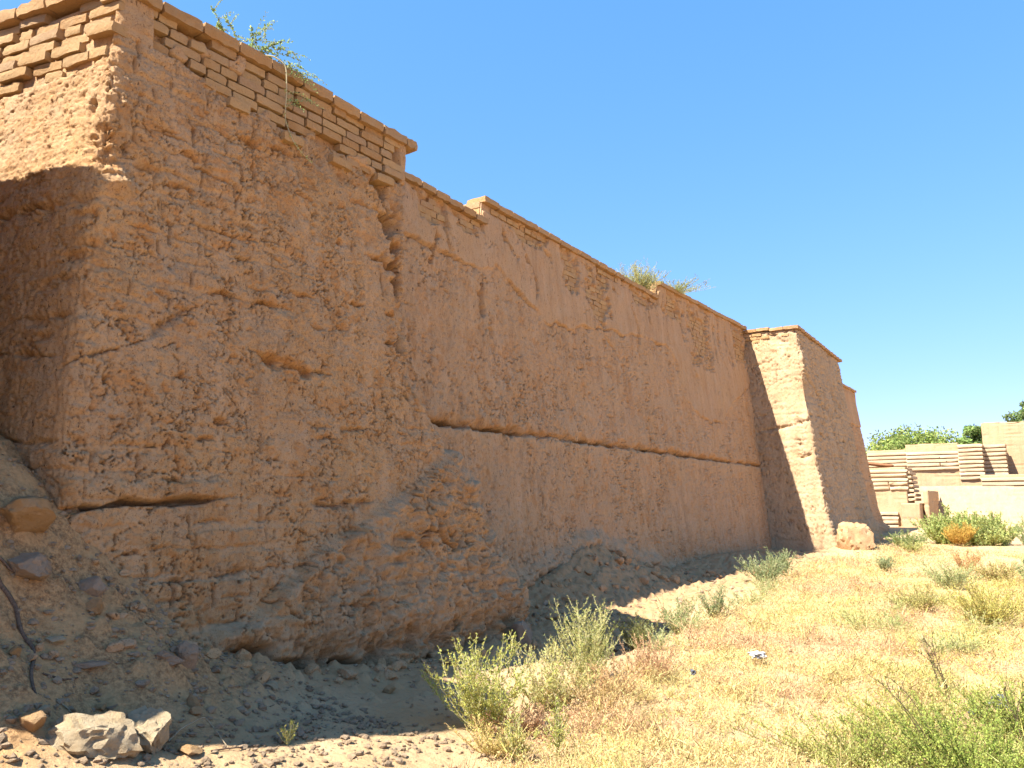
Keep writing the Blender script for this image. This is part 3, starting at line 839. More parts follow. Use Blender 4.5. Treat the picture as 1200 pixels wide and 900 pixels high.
    zt = ztop_main(np.where(S > 41.2, 41.2, S))
    par = sstep(0.62, 0.45, zt - Z)
    d -= 0.0 * par
    pm2 = patch_mask(S, Z)
    d = d * (1 - 0.6 * pm2) - 0.055 * pm2; fr = np.maximum(fr, 0.45 * pm2)
    # row of bricks showing just under the coping
    rowm = sstep(0.16, 0.13, zt - Z) * sstep(0.02, 0.14, fbm(S * 1.1, Z * 0, 5, 3, 73) + 0.05)
    d -= 0.05 * rowm
    X2 = X + Nn[..., 0] * d; Y2 = Y + Nn[..., 1] * d * 1.0
    Z2 = np.minimum(Z + Nn[..., 2] * d, zt)
    xs, ys_, zz_, ff, dd = [X2], [Y2], [Z2], [fr], [dust]
    for f in (0.03, 1.0):
        xs.append(((1 - f) * X2[-1] + f * np.minimum(X2[-1], -9.3))[None]); ys_.append(Y2[-1:] * (1 - f) + f * np.minimum(Y2[-1:], 39.8))
        zz_.append(Z2[-1:] + 0.004); ff.append(fr[-1:] * 0); dd.append(fr[-1:] * 0 + 0.6)
    X2 = np.concatenate(xs); Y2 = np.concatenate(ys_); Z2 = np.concatenate(zz_)
    V = np.stack([X2.ravel(), Y2.ravel(), Z2.ravel()], 1)
    obj('wall_body', V, grid_faces(*X2.shape), M_WALL, curtain, attrs={'fresh': np.concatenate(ff).ravel(), 'dust': np.concatenate(dd).ravel()})
main_body()

def main_bricks():
    # coping in three steps, each wider than the face
    for (y0, y1) in [(7.0, 10.30), (10.22, 17.72), (17.70, 24.70), (29.6, 41.2)]:
        y = y0
        while y < y1 - 0.05:
            L = min(random.uniform(0.34, 0.46), y1 - y)
            if L < 0.15: break
            yc = y + L / 2
            zz = float(ztop_main(np.array(min(max(yc, y0 + 0.01), y1 - 0.1 if y1 < 30 else y1)))) if not (y0 == 7.0 and yc > 10.2) else 6.385
            x = float(xmain(zz, yc))
            brick('coping_brick', COPES, (x + 0.08 - 0.20, yc, zz + 0.052 + random.uniform(-0.01, 0.01)), (0, 1), L - 0.014, 0.105, 0.42, curtain, 0, 0.015)
            y += L
    # end blocks where the parapet steps up, seen end-on in the sun
    for (y0, z0, z1) in [(10.22, 6.45, 6.84), (17.70, 6.76, 7.14)]:
        x = float(xmain(z0, y0))
        for k in range(3):
            for j in range(2):
                brick('brick', BRICKS, (x - 0.03 - 0.21 - 0.40 * j, y0 + 0.10, z0 + (k + 0.5) * (z1 - z0) / 3), (1, 0), 0.39, (z1 - z0) / 3 - 0.012, 0.22, curtain, 0, 0.02)
    for (a, b, c0, c1) in PATCHES:
        ch = 0.105
        z = c0 - 0.1 + ch / 2; row = 0
        while z < c1 + 0.1:
            y = a - 0.2 + (row % 2) * 0.09 + random.uniform(-0.04, 0.06)
            while y < b + 0.2:
                L = random.choice([0.18, 0.2, 0.26, 0.3])
                yc = y + L / 2
                if float(patch_mask(np.array([yc]), np.array([z]))[0]) > 0.35 and random.random() > 0.1:
                    x = float(xmain(z, yc)) - 0.118 + random.uniform(-0.014, 0.012)
                    brick('brick', BRICKS, (x, yc, z + random.uniform(-0.008, 0.008)), (0, 1), L - 0.014, ch - 0.014, 0.20, curtain, 0, 0.03)
                y += L
            z += ch; row += 1
    y = 10.5
    while y < 17.4:
        L = random.uniform(0.18, 0.26)
        if fbm(np.array([y * 1.1]), np.array([0.0]), 5.0, 3, 73)[0] > 0.02 - 0.05 and random.random() > 0.1:
            zz = float(ztop_main(np.array(y))) - 0.07
            brick('brick', BRICKS, (float(xmain(zz, y)) - 0.092, y + L / 2, zz), (0, 1), L - 0.02, 0.09, 0.2, curtain, 0, 0.02)
        y += L
main_bricks()

# ------------------------------------------------------------------ far bastion
farb = thing('mud_brick_bastion', 'far mud bastion with a bright sunlit side split by the shadow of the wall', 'bastion', (-6.3, 27.0, 0.3))
def fx(z): return np.interp(z, [-0.3, 0.3, 1.2, 3.0, 7.2], [-5.20, -5.42, -5.68, -5.98, -6.47])
def fyc(z): return np.interp(z, [-0.3, 0.3, 2.0, 7.2], [23.85, 23.98, 24.2, 24.68])
def fye(z): return np.interp(z, [-0.3, 0.3, 1.2, 3, 7.2], [30.9, 30.7, 30.6, 30.4, 30.1])
def fzt(s): return np.interp(s, [22, 24.6, 29.8, 31], [7.16, 7.10, 6.86, 6.86])
def far_body():
    zs = np.linspace(-0.2, 7.2, 230)[:, None]
    uA = np.linspace(2.2, 0, 90, endpoint=False)[None]; uB = np.linspace(0, 1, 130, endpoint=False)[None]; uC = np.linspace(0, 2.0, 30)[None]
    xf = fx(zs); yc = fyc(zs); ye = fye(zs)
    X = np.concatenate([xf - uA, xf + 0 * uB, xf - uC], 1); Y = np.concatenate([yc + 0 * uA, yc + (ye - yc) * uB, ye + 0 * uC], 1)
    X = smooth_cols(X, 2, 2); Y = smooth_cols(Y, 2, 2)
    Z = np.repeat(zs, X.shape[1], 1)
    S = np.concatenate([yc - uA, yc + (ye - yc) * uB, ye + uC], 1)
    Nn = grid_normals(X, Y, Z)
    d, fr = mud_relief(S, Z, X, Y, 141, vert=1.0, rough=1.6)
    cw = Z + 0.06 * fbm(S * 1.2, Z * 1.5, 0, 3, 143)
    fz = cw / 0.20 - np.floor(cw / 0.20)
    isA = np.zeros_like(X); isA[:, :uA.shape[1]] = 1
    d -= 0.03 * np.exp(-(np.minimum(fz, 1 - fz) / 0.12)**2) * sstep(-0.1, 0.2, fbm(S * 1.3, Z * 2.2, 0, 3, 145))
    d += carve(S, Z, [(22.5, 3.9), (23.2, 3.95), (24.3, 4.15), (24.7, 4.3)], 0.04, 0.14, 0.6, 147)
    d += carve(S, Z, [(23.6, 3.05), (24.3, 3.15), (24.6, 3.3)], 0.055, 0.15, 0.6, 148)
    d += carve(S, Z, [(24.5, 5.75), (25.5, 5.4), (27, 4.6), (27.6, 3.0)], 0.05, 0.12, 0.4, 149)
    R8 = np.random.default_rng(23)
    for k in range(46):
        s0 = R8.uniform(22.6, 29.5); z0 = R8.uniform(0.8, 6.4); L = R8.uniform(0.15, 0.6)
        d += carve(S, Z, [(s0, z0), (s0 + L, z0 + R8.uniform(-0.12, 0.12) if s0 < 24.4 else z0 - R8.uniform(0.0, 0.7))], R8.uniform(0.035, 0.06), R8.uniform(0.10, 0.22), 0.5, 500 + k)
    d -= 0.16 * np.exp(-((S - 24.5) / 0.45)**2 - ((Z - 5.1) / 0.55)**2)
    d += 0.10 * np.exp(-((S - 24.7) / 0.5)**2 - ((Z - 5.95) / 0.5)**2)
    d += 0.10 * sstep(1.6, 0.4, Z) * (0.5 + fbm(S * 1.5, Z * 1.5, 0, 4, 151))
    d = d * (1 - 0.45 * isA)
    zt = fzt(S) + 0.0 * Z
    par = sstep(0.45, 0.38, zt - Z) * sstep(0.05, 0.2, fbm(S * 1.7, Z * 1.7, 0, 3, 152) + 0.12)
    d -= 0.06 * par * isA
    X2 = X + Nn[..., 0] * d; Y2 = Y + Nn[..., 1] * d; Z2 = np.minimum(Z + Nn[..., 2] * d, zt)
    X3 = np.concatenate([X2, np.minimum(X2[-1:], -8.3)]); Y3 = np.concatenate([Y2, np.clip(Y2[-1:], 25, 29.4)]); Z3 = np.concatenate([Z2, Z2[-1:] + 0.005])
    ff = np.concatenate([fr, fr[-1:] * 0]); dd = np.concatenate([sstep(0.9, 0.3, Z), fr[-1:] * 0])
    V = np.stack([X3.ravel(), Y3.ravel(), Z3.ravel()], 1)
    obj('wall_body', V, grid_faces(*X3.shape), M_PALE, farb, attrs={'fresh': ff.ravel() * 0.7, 'dust': dd.ravel() * 0.5})
    y = 24.6
    while y < 30.0:
        L = random.uniform(0.36, 0.46)
        zz = float(fzt(y))
        brick('coping_brick', COPES, (float(fx(zz)) + 0.07 - 0.2, y + L / 2, zz + 0.05), (0, 1), L - 0.012, 0.10, 0.42, farb)
        y += L
    x = -6.42
    while x > -8.1:
        L = random.uniform(0.36, 0.46)
        if not (-7.15 < x < -6.85):
            brick('coping_brick', COPES, (x - L / 2, 24.68 - 0.07 + 0.2, 7.16 + random.uniform(-0.012, 0.012) + 0.03 * (x < -7)), (1, 0), L - 0.012, 0.10, 0.42, farb)
        x -= L
    for row in range(4):
        x = -6.50 - random.uniform(0, 0.2)
        while x > -8.05:
            L = random.choice([0.24, 0.32, 0.38])
            z = 7.04 - row * 0.105
            if random.random() > (0.15 if x < -7.2 else 0.5) + 0.10 * row:
                brick('brick', BRICKS, (x - L / 2, float(fyc(z)) + 0.09 + random.uniform(-0.02, 0.015), z), (1, 0), L - 0.02, 0.088, 0.2, farb, 0, 0.02)
            x -= L
far_body()

# ------------------------------------------------------------------ neighbouring bastion out of frame that shades the near one
shade = thing('ruined_bastion', 'broken mud bastion standing before the rubble cone', 'bastion', (-7.6, 0.0, 0.0))
def shade_body():
    plan = [(-9.5, -3.2), (-6.3, -3.2), (-6.3, -1.75), (-6.5, -1.55), (-6.5, -0.65), (-5.62, 0.10), (-5.50, 0.35), (-5.85, 1.72), (-7.2, 1.80), (-9.5, 1.78)]
    px, py = [], []
    for (a, b), (c, d) in zip(plan[:-1], plan[1:]):
        k = max(2, int(math.hypot(c - a, d - b) / 0.06)); t = np.linspace(0, 1, k, endpoint=False)
        px.append(a + (c - a) * t); py.append(b + (d - b) * t)
    px = np.concatenate(px); py = np.concatenate(py)
    zs = np.linspace(-0.2, 6.4, 70)[:, None]
    X = px[None] + 0 * zs; Y = py[None] + 0 * zs; Z = np.repeat(zs, X.shape[1], 1)
    X = smooth_cols(X, 2, 2); Y = smooth_cols(Y, 2, 2)
    S = np.cumsum(np.hypot(np.gradient(px), np.gradient(py)))[None] + 0 * zs
    Nn = grid_normals(X, Y, Z)
    d = 0.05 * fbm(S * 0.9, Z * 0.9, 0, 4, 161) + 0.03 * fbm(S * 5, Z * 5, 0, 3, 162) + 0.05 * (6.2 - Z)
    X = X + Nn[..., 0] * d; Y = Y + Nn[..., 1] * d
    zt = 6.27 - 0.30 * sstep(-6.4, -8.0, X) + 0.08 * fbm(X * 2.2, Y * 2.2, 0, 4, 163)
    Z = np.minimum(Z, zt)
    X = np.concatenate([X, X[-1:] * 0 - 7.5]); Y = np.concatenate([Y, np.clip(Y[-1:], -2, 0.8)]); Z = np.concatenate([Z, Z[-1:]])
    V = np.stack([X.ravel(), Y.ravel(), Z.ravel()], 1)
    obj('wall_body', V, grid_faces(*X.shape), M_MUD, shade, attrs={'fresh': 0 * X.ravel(), 'dust': 0 * X.ravel()})
shade_body()

# ------------------------------------------------------------------ corrugated ruins in the distance
def boxV(x0, x1, y0, y1, z0, z1):
    return np.array([(x0, y0, z0), (x1, y0, z0), (x1, y1, z0), (x0, y1, z0), (x0, y0, z1), (x1, y0, z1), (x1, y1, z1), (x0, y1, z1)], float)
BF = np.array([(0, 3, 2, 1), (4, 5, 6, 7), (0, 1, 5, 4), (1, 2, 6, 5), (2, 3, 7, 6), (3, 0, 4, 7)])

def rough_block(name, x0, x1, y0, y1, z0, z1, mat, parent, seed, res=0.07, amp=0.03, topnoise=0.0, slope=0.0):
    """front, right side and top of a ruined wall as one worn sheet; a tapering body"""
    nx = max(3, int((x1 - x0) / res)); ny = max(3, int((y1 - y0) / res)); nz = max(3, int((z1 - z0) / res))
    zs = np.linspace(z0, z1, nz)[:, None]
    a = np.linspace(y1, y0, ny, endpoint=False)[None]; b = np.linspace(x0, x1, nx, endpoint=False)[None]; c = np.linspace(y0, y1, ny)[None]
    bt = slope * (z1 - zs)
    X = np.concatenate([x0 + 0 * a + 0 * zs, b + 0 * zs, x1 + 0 * c + bt * 0.3], 1)
    Y = np.concatenate([a + 0 * zs - bt, y0 + 0 * b - bt, c + 0 * zs - bt], 1)
    Z = np.repeat(zs, X.shape[1], 1)
    Nn = grid_normals(X, Y, Z)
    S = X + Y
    d = amp * fbm(S * 1.6, Z * 1.6, seed * 0.37, 4, seed) + amp * 0.5 * fbm(S * 7, Z * 7, 0, 3, seed + 2)
    fz = (Z + 0.03 * fbm(S * 0.5, Z * 0, 0, 3, seed + 9)) / 0.24; fz = fz - np.floor(fz)
    d = d - 0.05 * np.exp(-(np.minimum(fz, 1 - fz) / 0.12)**2) * sstep(-0.1, 0.25, fbm(S * 0.9, Z * 2, 1, 3, seed + 3))
    X2 = X + Nn[..., 0] * d; Y2 = Y + Nn[..., 1] * d
    Z2 = np.minimum(Z, z1 - topnoise * np.clip(fbm(S * 0.8, Z * 0, 2, 4, seed + 4) + 0.3, 0, 1))
    ym = (y0 + y1) / 2; xm = (x0 + x1) / 2
    X2 = np.concatenate([X2, X2[-1:] * 0.3 + xm * 0.7]); Y2 = np.concatenate([Y2, Y2[-1:] * 0 + ym]); Z2 = np.concatenate([Z2, Z2[-1:] + 0.02])
    V = np.stack([X2.ravel(), Y2.ravel(), Z2.ravel()], 1)
    return obj(name, V, grid_faces(*X2.shape), mat, parent, attrs={'fresh': 0 * X2.ravel(), 'dust': 0 * X2.ravel() + 0.2})

def courses(parent, x0, x1, y0, y1, z0, z1, pitch, proud=0.15, thick=None, breaks=0.03, seglen=(1.6, 3.4)):
    """proud rows of brick with deep recesses between, returning round the right end"""
    thick = thick or pitch * 0.72
    k = 0; z = z0 + pitch * 0.5
    while z < z1 - pitch * 0.2:
        x = x0
        while x < x1 - 0.05:
            L = min(random.uniform(*seglen), x1 - x)
            if x1 - x - L < 0.4: L = x1 - x
            if random.random() > breaks:
                last = x + L > x1 - 0.01
                ex = 0.10 if last else 0
                D = (y1 - y0) * (0.98 if last else 0.5)
                brick('brick_course', FARB, (x + (L + ex) / 2, y0 - proud + D / 2, z + random.uniform(-0.012, 0.012)), (1, 0), L + ex - 0.012, thick, D, parent, 0, 0.004)
            x += L
        z += pitch; k += 1

r = thing('corrugated_brick_wall', 'long pale ridged ruin wall under the rounded tree', 'ruin wall', (-7.5, 55.0, 1.0))
rough_block('wall_core', -10.4, -8.1, 55.10, 56.6, 0.8, 5.15, M_PALE, r, 201, topnoise=0.12)
rough_block('wall_core', -8.1, -5.2, 55.0, 56.7, 0.8, 5.45, M_PALE, r, 203, topnoise=0.08)
rough_block('wall_core', -5.2, -3.98, 54.8, 56.7, 0.8, 5.32, M_PALE, r, 205, topnoise=0.04)
courses(r, -10.4, -8.1, 55.10, 56.6, 4.05, 5.15, 0.24)
courses(r, -8.1, -5.2, 55.0, 56.7, 3.78, 5.0, 0.24)
courses(r, -5.2, -3.98, 54.8, 56.7, 3.15, 5.35, 0.24)
r = thing('corrugated_brick_wall', 'short ridged wall stub against the plain tall block', 'ruin wall', (-3.3, 56.5, 1.0))
rough_block('wall_core', -4.05, -2.85, 56.0, 57.4, 0.8, 5.25, M_PALE, r, 207, topnoise=0.04)
courses(r, -4.05, -2.85, 56.0, 57.4, 3.4, 5.25, 0.24)
r = thing('ruin_block', 'plain tall pale mud block at the right edge', 'ruin wall', (-1.0, 57.5, 1.0))
rough_block('wall_body', -4.05, 4.0, 57.6, 60.5, 0.8, 6.85, M_PALE, r, 209, topnoise=0.22)
r = thing('corrugated_brick_wall', 'low ridged retaining wall in front of the plain tall block', 'ruin wall', (0.0, 53.2, 1.0))
rough_block('wall_core', -4.0, 4.0, 53.2, 55.0, 0.6, 3.40, M_PALE, r, 211, topnoise=0.08)
courses(r, -4.0, 4.0, 53.2, 55.0, 2.25, 3.3, 0.25, breaks=0.15)
r = thing('sloping_brick_wall', 'smooth pale brick wall sloping down behind the big green bush', 'ruin wall', (-4.0, 50.0, 0.8))
rough_block('wall_body', -9.5, 5.0, 51.5, 53.6, 0.3, 2.75, M_PALE, r, 213, topnoise=0.35, slope=0.55)

r = thing('corrugated_brick_block', 'ridged brick block peeking out beside the far bastion, stepped lower down', 'ruin block', (-7.4, 47.5, 0.3))
rough_block('wall_core', -9.8, -6.93, 46.5, 48.9, 0.2, 3.67, M_PALE, r, 221, topnoise=0.05)
courses(r, -9.8, -6.95, 46.5, 48.9, 2.45, 3.65, 0.225, 0.10)
courses(r, -9.8, -7.5, 46.35, 47.6, 0.42, 1.40, 0.225, 0.10, breaks=0.06, seglen=(0.9, 1.9))
rough_block('pier', -7.18, -6.30, 46.0, 48.4, 0.2, 1.75, M_PALE, r, 223)
for k in range(7):                                                   # corbelled end, each course drawn back
    brick('brick_course', FARB, (-6.92 + 0.03 * (k % 2) + 0.03 * (6 - k), 47.65, 1.95 + k * 0.235), (1, 0), 0.36, 0.15, 2.2, r, 0, 0.004)
rough_block('fin_wall', -6.22, -5.98, 46.9, 51.0, 0.2, 2.42, M_PALE, r, 225)
# fallen beam-like slab on the block's top
r = thing('roof_slab', 'dark reddish slab lying on the ridged brick block', 'slab', (-8.2, 47.1, 3.70))
v, f = worn_box(400, (8, 3, 2), 0.05, 0.2)
me = make_mesh('slab', v, f, rock_material('reddish_clay', (0.26, 0.12, 0.06), (0.20, 0.10, 0.05)))
place('slab', me, (-8.25, 47.0, 3.84), (0.0, 0.14, 0.1), (1.35, 1.0, 0.18), r)

# ------------------------------------------------------------------ stones
def ico(sub=3):
    import bmesh
    bm = bmesh.new(); bmesh.ops.create_icosphere(bm, subdivisions=sub, radius=1.0)
    V = np.array([v.co[:] for v in bm.verts]); F = np.array([[v.index for v in f.verts] for f in bm.faces]); bm.free()
    return V, F
ICO4 = ico(4); ICO3 = ico(3); ICO1 = ico(1)
def stone_verts(base, seed, dims, cuts=9, rough=0.10):
    V = base.copy(); r_ = np.random.default_rng(seed)
    for _ in range(cuts):
        nrm = r_.normal(size=3); nrm /= np.linalg.norm(nrm)
        h = r_.uniform(0.42, 0.82)
        t = V @ nrm - h
        V = V - np.where(t > 0, t * 0.97, 0)[:, None] * nrm
    n = fbm(V[:, 0] * 1.6 + seed, V[:, 1] * 1.6, V[:, 2] * 1.6, 4, seed % 50)
    n2 = fbm(V[:, 0] * 6 + seed, V[:, 1] * 6, V[:, 2] * 6, 3, seed % 31)
    n3 = fbm(V[:, 0] * 15 + seed, V[:, 1] * 15, V[:, 2] * 15, 3, seed % 17)
    V = V * (1.15 + rough * 1.2 * n + rough * 1.0 * n2 + (0.03 + rough * 0.6) * n3)[:, None]
    return V * np.array(dims)
def stone(label, x, y, dims, mat, seed, rot=0.0, sink=0.25, name='stone', cat='stone', dz=None, sub=4, tilt=0.0, rough=0.10, group=None, cuts=14):
    b, F = (ICO4 if sub == 4 else ICO3)
    V = stone_verts(b, seed, dims, cuts, rough)
    o = bpy.data.objects.new(name, make_mesh(name, V, F, mat, sharp=32))
    put(o)
    z = gz(x, y) if dz is None else dz
    o.location = (x, y, z + dims[2] * (1 - 2 * sink)); o.rotation_euler = (tilt, tilt * 0.5, rot)
    tag(o, label, cat, group)
    return o

stone('big pale limestone rock half lit by the sun at the edge of the shade', -4.52, 2.46, (0.23, 0.17, 0.14), M_LIME, 3, 0.75, 0.32, 'rock', 'rock', rough=0.34)
stone('pitted pale rock leaning against the big limestone rock', -4.50, 2.74, (0.14, 0.10, 0.15), M_LIME, 14, 0.2, 0.25, 'rock', 'rock', rough=0.36)
stone('flat tan stone beside the big limestone rock', -4.68, 2.17, (0.10, 0.075, 0.06), M_TANROCK, 5, 0.3, 0.25)
stone('small white stone behind the flat tan stone', -4.79, 2.28, (0.042, 0.034, 0.030), M_LIME, 6, 0.2, 0.1, sub=3)
stone('large tan boulder lodged high on the rubble slope', -5.82, 2.56, (0.17, 0.21, 0.20), M_TANROCK, 8, 0.5, 0.28, 'boulder', 'boulder', rough=0.18)
stone('rounded mud lump below the boulder on the rubble slope', -5.62, 2.47, (0.13, 0.12, 0.10), M_GREYROCK, 9, 0.9, 0.3, rough=0.2)
stone('dark flat slab of stone lying on the gravel slope', -5.17, 2.70, (0.13, 0.05, 0.024), M_GREYROCK, 10, 1.0, 0.1, 'stone_slab', 'stone')
stone('tan stone on the gravel beside the snaking root', -5.20, 2.28, (0.05, 0.045, 0.045), M_TANROCK, 11, 0.1, 0.15, sub=3)
stone('upright mud clod against the bastion foot left of its hollow', -5.15, 3.40, (0.08, 0.09, 0.11), M_GREYROCK, 12, 0.4, 0.25, 'mud_clod', 'clod', rough=0.3)
stone('mud clod broken beside the upright clod', -5.10, 3.20, (0.10, 0.08, 0.07), M_GREYROCK, 13, 0.7, 0.3, 'mud_clod', 'clod', rough=0.3)
stone('tan stone just below the broken mud clods', -4.82, 3.23, (0.065, 0.05, 0.042), M_TANROCK, 15, 0.5, 0.2)
stone('flat stone lying in the sun right of the limestone rock', -4.36, 2.92, (0.09, 0.06, 0.035), M_TANROCK, 16, 0.2, 0.2)
stone('angular grey stone high on the rubble against the bastion corner', -5.62, 2.92, (0.09, 0.07, 0.07), M_GREYROCK, 22, 0.8, 0.2, rough=0.2)
stone('cracked tan stone below the angular grey one at the bastion corner', -5.50, 2.90, (0.07, 0.07, 0.06), M_TANROCK, 23, 0.3, 0.2, rough=0.2)
stone('grey rock at the right foot of the near bastion', -5.42, 7.95, (0.17, 0.20, 0.18), M_GREYROCK, 17, 0.4, 0.3, 'rock', 'rock')
stone('flat white stone beside the plants at the wall foot', -5.0, 11.15, (0.16, 0.12, 0.05), M_LIME, 18, 0.4, 0.2)
stone('eroded mud block at the sunlit corner of the far bastion', -5.0, 24.0, (0.42, 0.42, 0.50), M_MUD, 19, 0.3, 0.28, 'mud_block', 'block', rough=0.24, cuts=4)
stone('pale stone at the edge of the sun by the lime green plant', -4.15, 5.35, (0.07, 0.05, 0.04), M_LIME, 21, 0.1, 0.2, sub=3)
for i, (x, y, sz, lab) in enumerate([
        (-4.94, 2.67, 0.035, 'small pale stone on dark gravel, left one of a close pair'),
        (-4.92, 2.75, 0.035, 'small grey stone on dark gravel, right one of a close pair'),
        (-5.33, 2.57, 0.045, 'small pale stone on the slope left above the dark flat slab'),
        (-4.70, 3.17, 0.045, 'small tan stone touching the shade line below the mud clods'),
        (-4.98, 2.95, 0.035, 'small grey stone between the dark flat slab and the mud clods'),
        (-5.12, 4.10, 0.05, 'small tan stone in the shade below the bastion foot hollow'),
        (-4.95, 5.20, 0.05, 'small grey stone in the shade behind the lime green plant'),
        (-4.30, 3.70, 0.035, 'small tan stone in the sun beside the low yellow herb')]):
    stone(lab, x, y, (sz * 1.2, sz, sz * 0.7), [M_TANROCK, M_GREYROCK, M_LIME][i % 3], 40 + i, i * 0.7, 0.15, sub=3, group='small loose stones at the bastion foot')

def pebbles():
    V0, F0 = ICO1
    vs, fs, cols = [], [], []
    n = 0
    R = np.random.default_rng(5)
    P = []
    for _ in range(4200):
        x = R.uniform(-6.4, -3.6); y = R.uniform(1.4, 4.6)
        P.append((x, y, 0.006 + 0.026 * R.uniform()**3))
    for _ in range(1300):
        x = R.uniform(-6.2, -2.6); y = R.uniform(4.0, 12)
        P.append((x, y, R.uniform(0.006, 0.024)))
    for _ in range(300):
        x = R.uniform(-6.6, -4.8); y = R.uniform(9, 24)
        P.append((x, y, R.uniform(0.015, 0.06)))
    P = np.array(P)
    h = ground_h(P[:, 0], P[:, 1])
    for (x, y, s), z in zip(P, h):
        V = V0 * (1 + 0.25 * R.normal(size=(len(V0), 1))) * s * R.uniform(0.6, 1.3, 3) * np.array([1, 1, 0.65])
        vs.append(V + np.array([x, y, z + s * 0.35])); fs.append(F0 + n); n += len(V0)
    o = obj('pebbles', np.concatenate(vs), np.concatenate(fs), rock_material('pebble_stone', (0.40, 0.285, 0.18), (0.26, 0.18, 0.11)), smooth=False)
    tag(o, 'loose pebbles and grit scattered over the ground', 'pebbles', kind='stuff')
pebbles()

def rubble():
    V0, F0 = ico(2)
    R = np.random.default_rng(15); vs, fs = [], []; n = 0
    spots = []
    for _ in range(150):
        y = R.uniform(2.9, 8.6); spots.append((-5.45 + R.uniform(-0.12, 0.28), y, 0.012 + 0.06 * R.uniform()**4))
    for _ in range(170):
        y = R.uniform(8.6, 17); spots.append((R.uniform(-6.9, -6.05), y, 0.02 + 0.09 * R.uniform()**3))
    for _ in range(60):
        spots.append((R.uniform(-6.3, -5.2), R.uniform(2.2, 3.3), 0.01 + 0.045 * R.uniform()**4))
    for i, (x, y, q) in enumerate(spots):
        V = stone_verts(V0, 500 + i, (q * R.uniform(0.8, 1.4), q * R.uniform(0.8, 1.4), q * R.uniform(0.6, 1.0)), 7, 0.25)
        vs.append(V + np.array([x, y, gz(x, y) + q * 0.35])); fs.append(F0 + n); n += len(V)
    o = obj('mud_rubble', np.concatenate(vs), np.concatenate(fs), mud_material('fallen_mud', attr=False), smooth=False)
    tag(o, 'broken clods of mud lying along the foot of the walls', 'rubble', kind='stuff')
rubble()

# ------------------------------------------------------------------ tubes, leaves
class Veg:
    def __init__(s): s.V = []; s.Q = []; s.T = []; s.C = []; s.n = 0
    def tube(s, path, r0, r1, col, sides=4):
        path = np.asarray(path, float); k = len(path)
        tg = np.gradient(path, axis=0); tg /= np.linalg.norm(tg, axis=1, keepdims=True) + 1e-9
        ref = np.array([0.31, 0.2, 0.93]); a = np.cross(tg, ref); a /= np.linalg.norm(a, axis=1, keepdims=True) + 1e-9
        b = np.cross(tg, a)
        rr = np.linspace(r0, r1, k)[:, None]
        for i in range(sides):
            th = 2 * math.pi * i / sides
            s.V.append(path + rr * (a * math.cos(th) + b * math.sin(th)))
        base = s.n + np.arange(sides) * k
        for i in range(sides):
            p = base[i]; q = base[(i + 1) % sides]
            j = np.arange(k - 1)
            s.Q.append(np.stack([p + j, q + j, q + j + 1, p + j + 1], 1))
        s.C.append(np.tile(np.asarray(col, float), (k * sides, 1))); s.n += k * sides
    def leaves(s, c, d, L, W, cols, R):
        """one bent diamond per leaf; arrays"""
        m = len(c); d = d / (np.linalg.norm(d, axis=1, keepdims=True) + 1e-9)
        up = R.normal(size=(m, 3)); a = np.cross(d, up); a /= np.linalg.norm(a, axis=1, keepdims=True) + 1e-9
        L = np.asarray(L).reshape(-1, 1) * np.ones((m, 1)); W = np.asarray(W).reshape(-1, 1) * np.ones((m, 1))
        p0 = c; p2 = c + d * L; mid = c + d * L * 0.5
        V = np.stack([p0, mid + a * W * 0.5, p2, mid - a * W * 0.5], 1).reshape(-1, 3)
        i = s.n + np.arange(m)[:, None] * 4
        s.Q.append(i + np.arange(4)[None]); s.V.append(V); s.C.append(np.repeat(cols, 4, 0)); s.n += 4 * m
    def blades(s, c, d, L, W, cols, R, bend=0.3):
        m = len(c); d = d / (np.linalg.norm(d, axis=1, keepdims=True) + 1e-9)
        a = np.cross(d, R.normal(size=(m, 3))); a /= np.linalg.norm(a, axis=1, keepdims=True) + 1e-9
        L = np.asarray(L).reshape(-1, 1); W = np.asarray(W).reshape(-1, 1)
        b = R.normal(size=(m, 3)) * bend * 0.3; b[:, 2] = 0
        V = np.stack([c - a * W / 2, c + a * W / 2, c + d * L * 1.0 + b * L], 1).reshape(-1, 3)
        i = s.n + np.arange(m)[:, None] * 3
        s.T.append(i + np.arange(3)[None]); s.V.append(V); s.C.append(np.repeat(cols, 3, 0)); s.n += 3 * m
    def build(s, name, mat, parent=None, smooth=False):
        f = []
        if s.Q: f.append(np.concatenate(s.Q))
        if s.T: f.append(np.concatenate(s.T))
        return obj(name, np.concatenate(s.V), f, mat, parent, smooth, {'col': np.concatenate(s.C)})

def jitter(col, m, R, amt=0.2):
    c = np.tile(np.asarray(col, float), (m, 1))
    return np.clip(c * (1 + amt * R.normal(size=(m, 1))) * (1 + 0.06 * R.normal(size=(m, 3))), 0.01, 0.95)

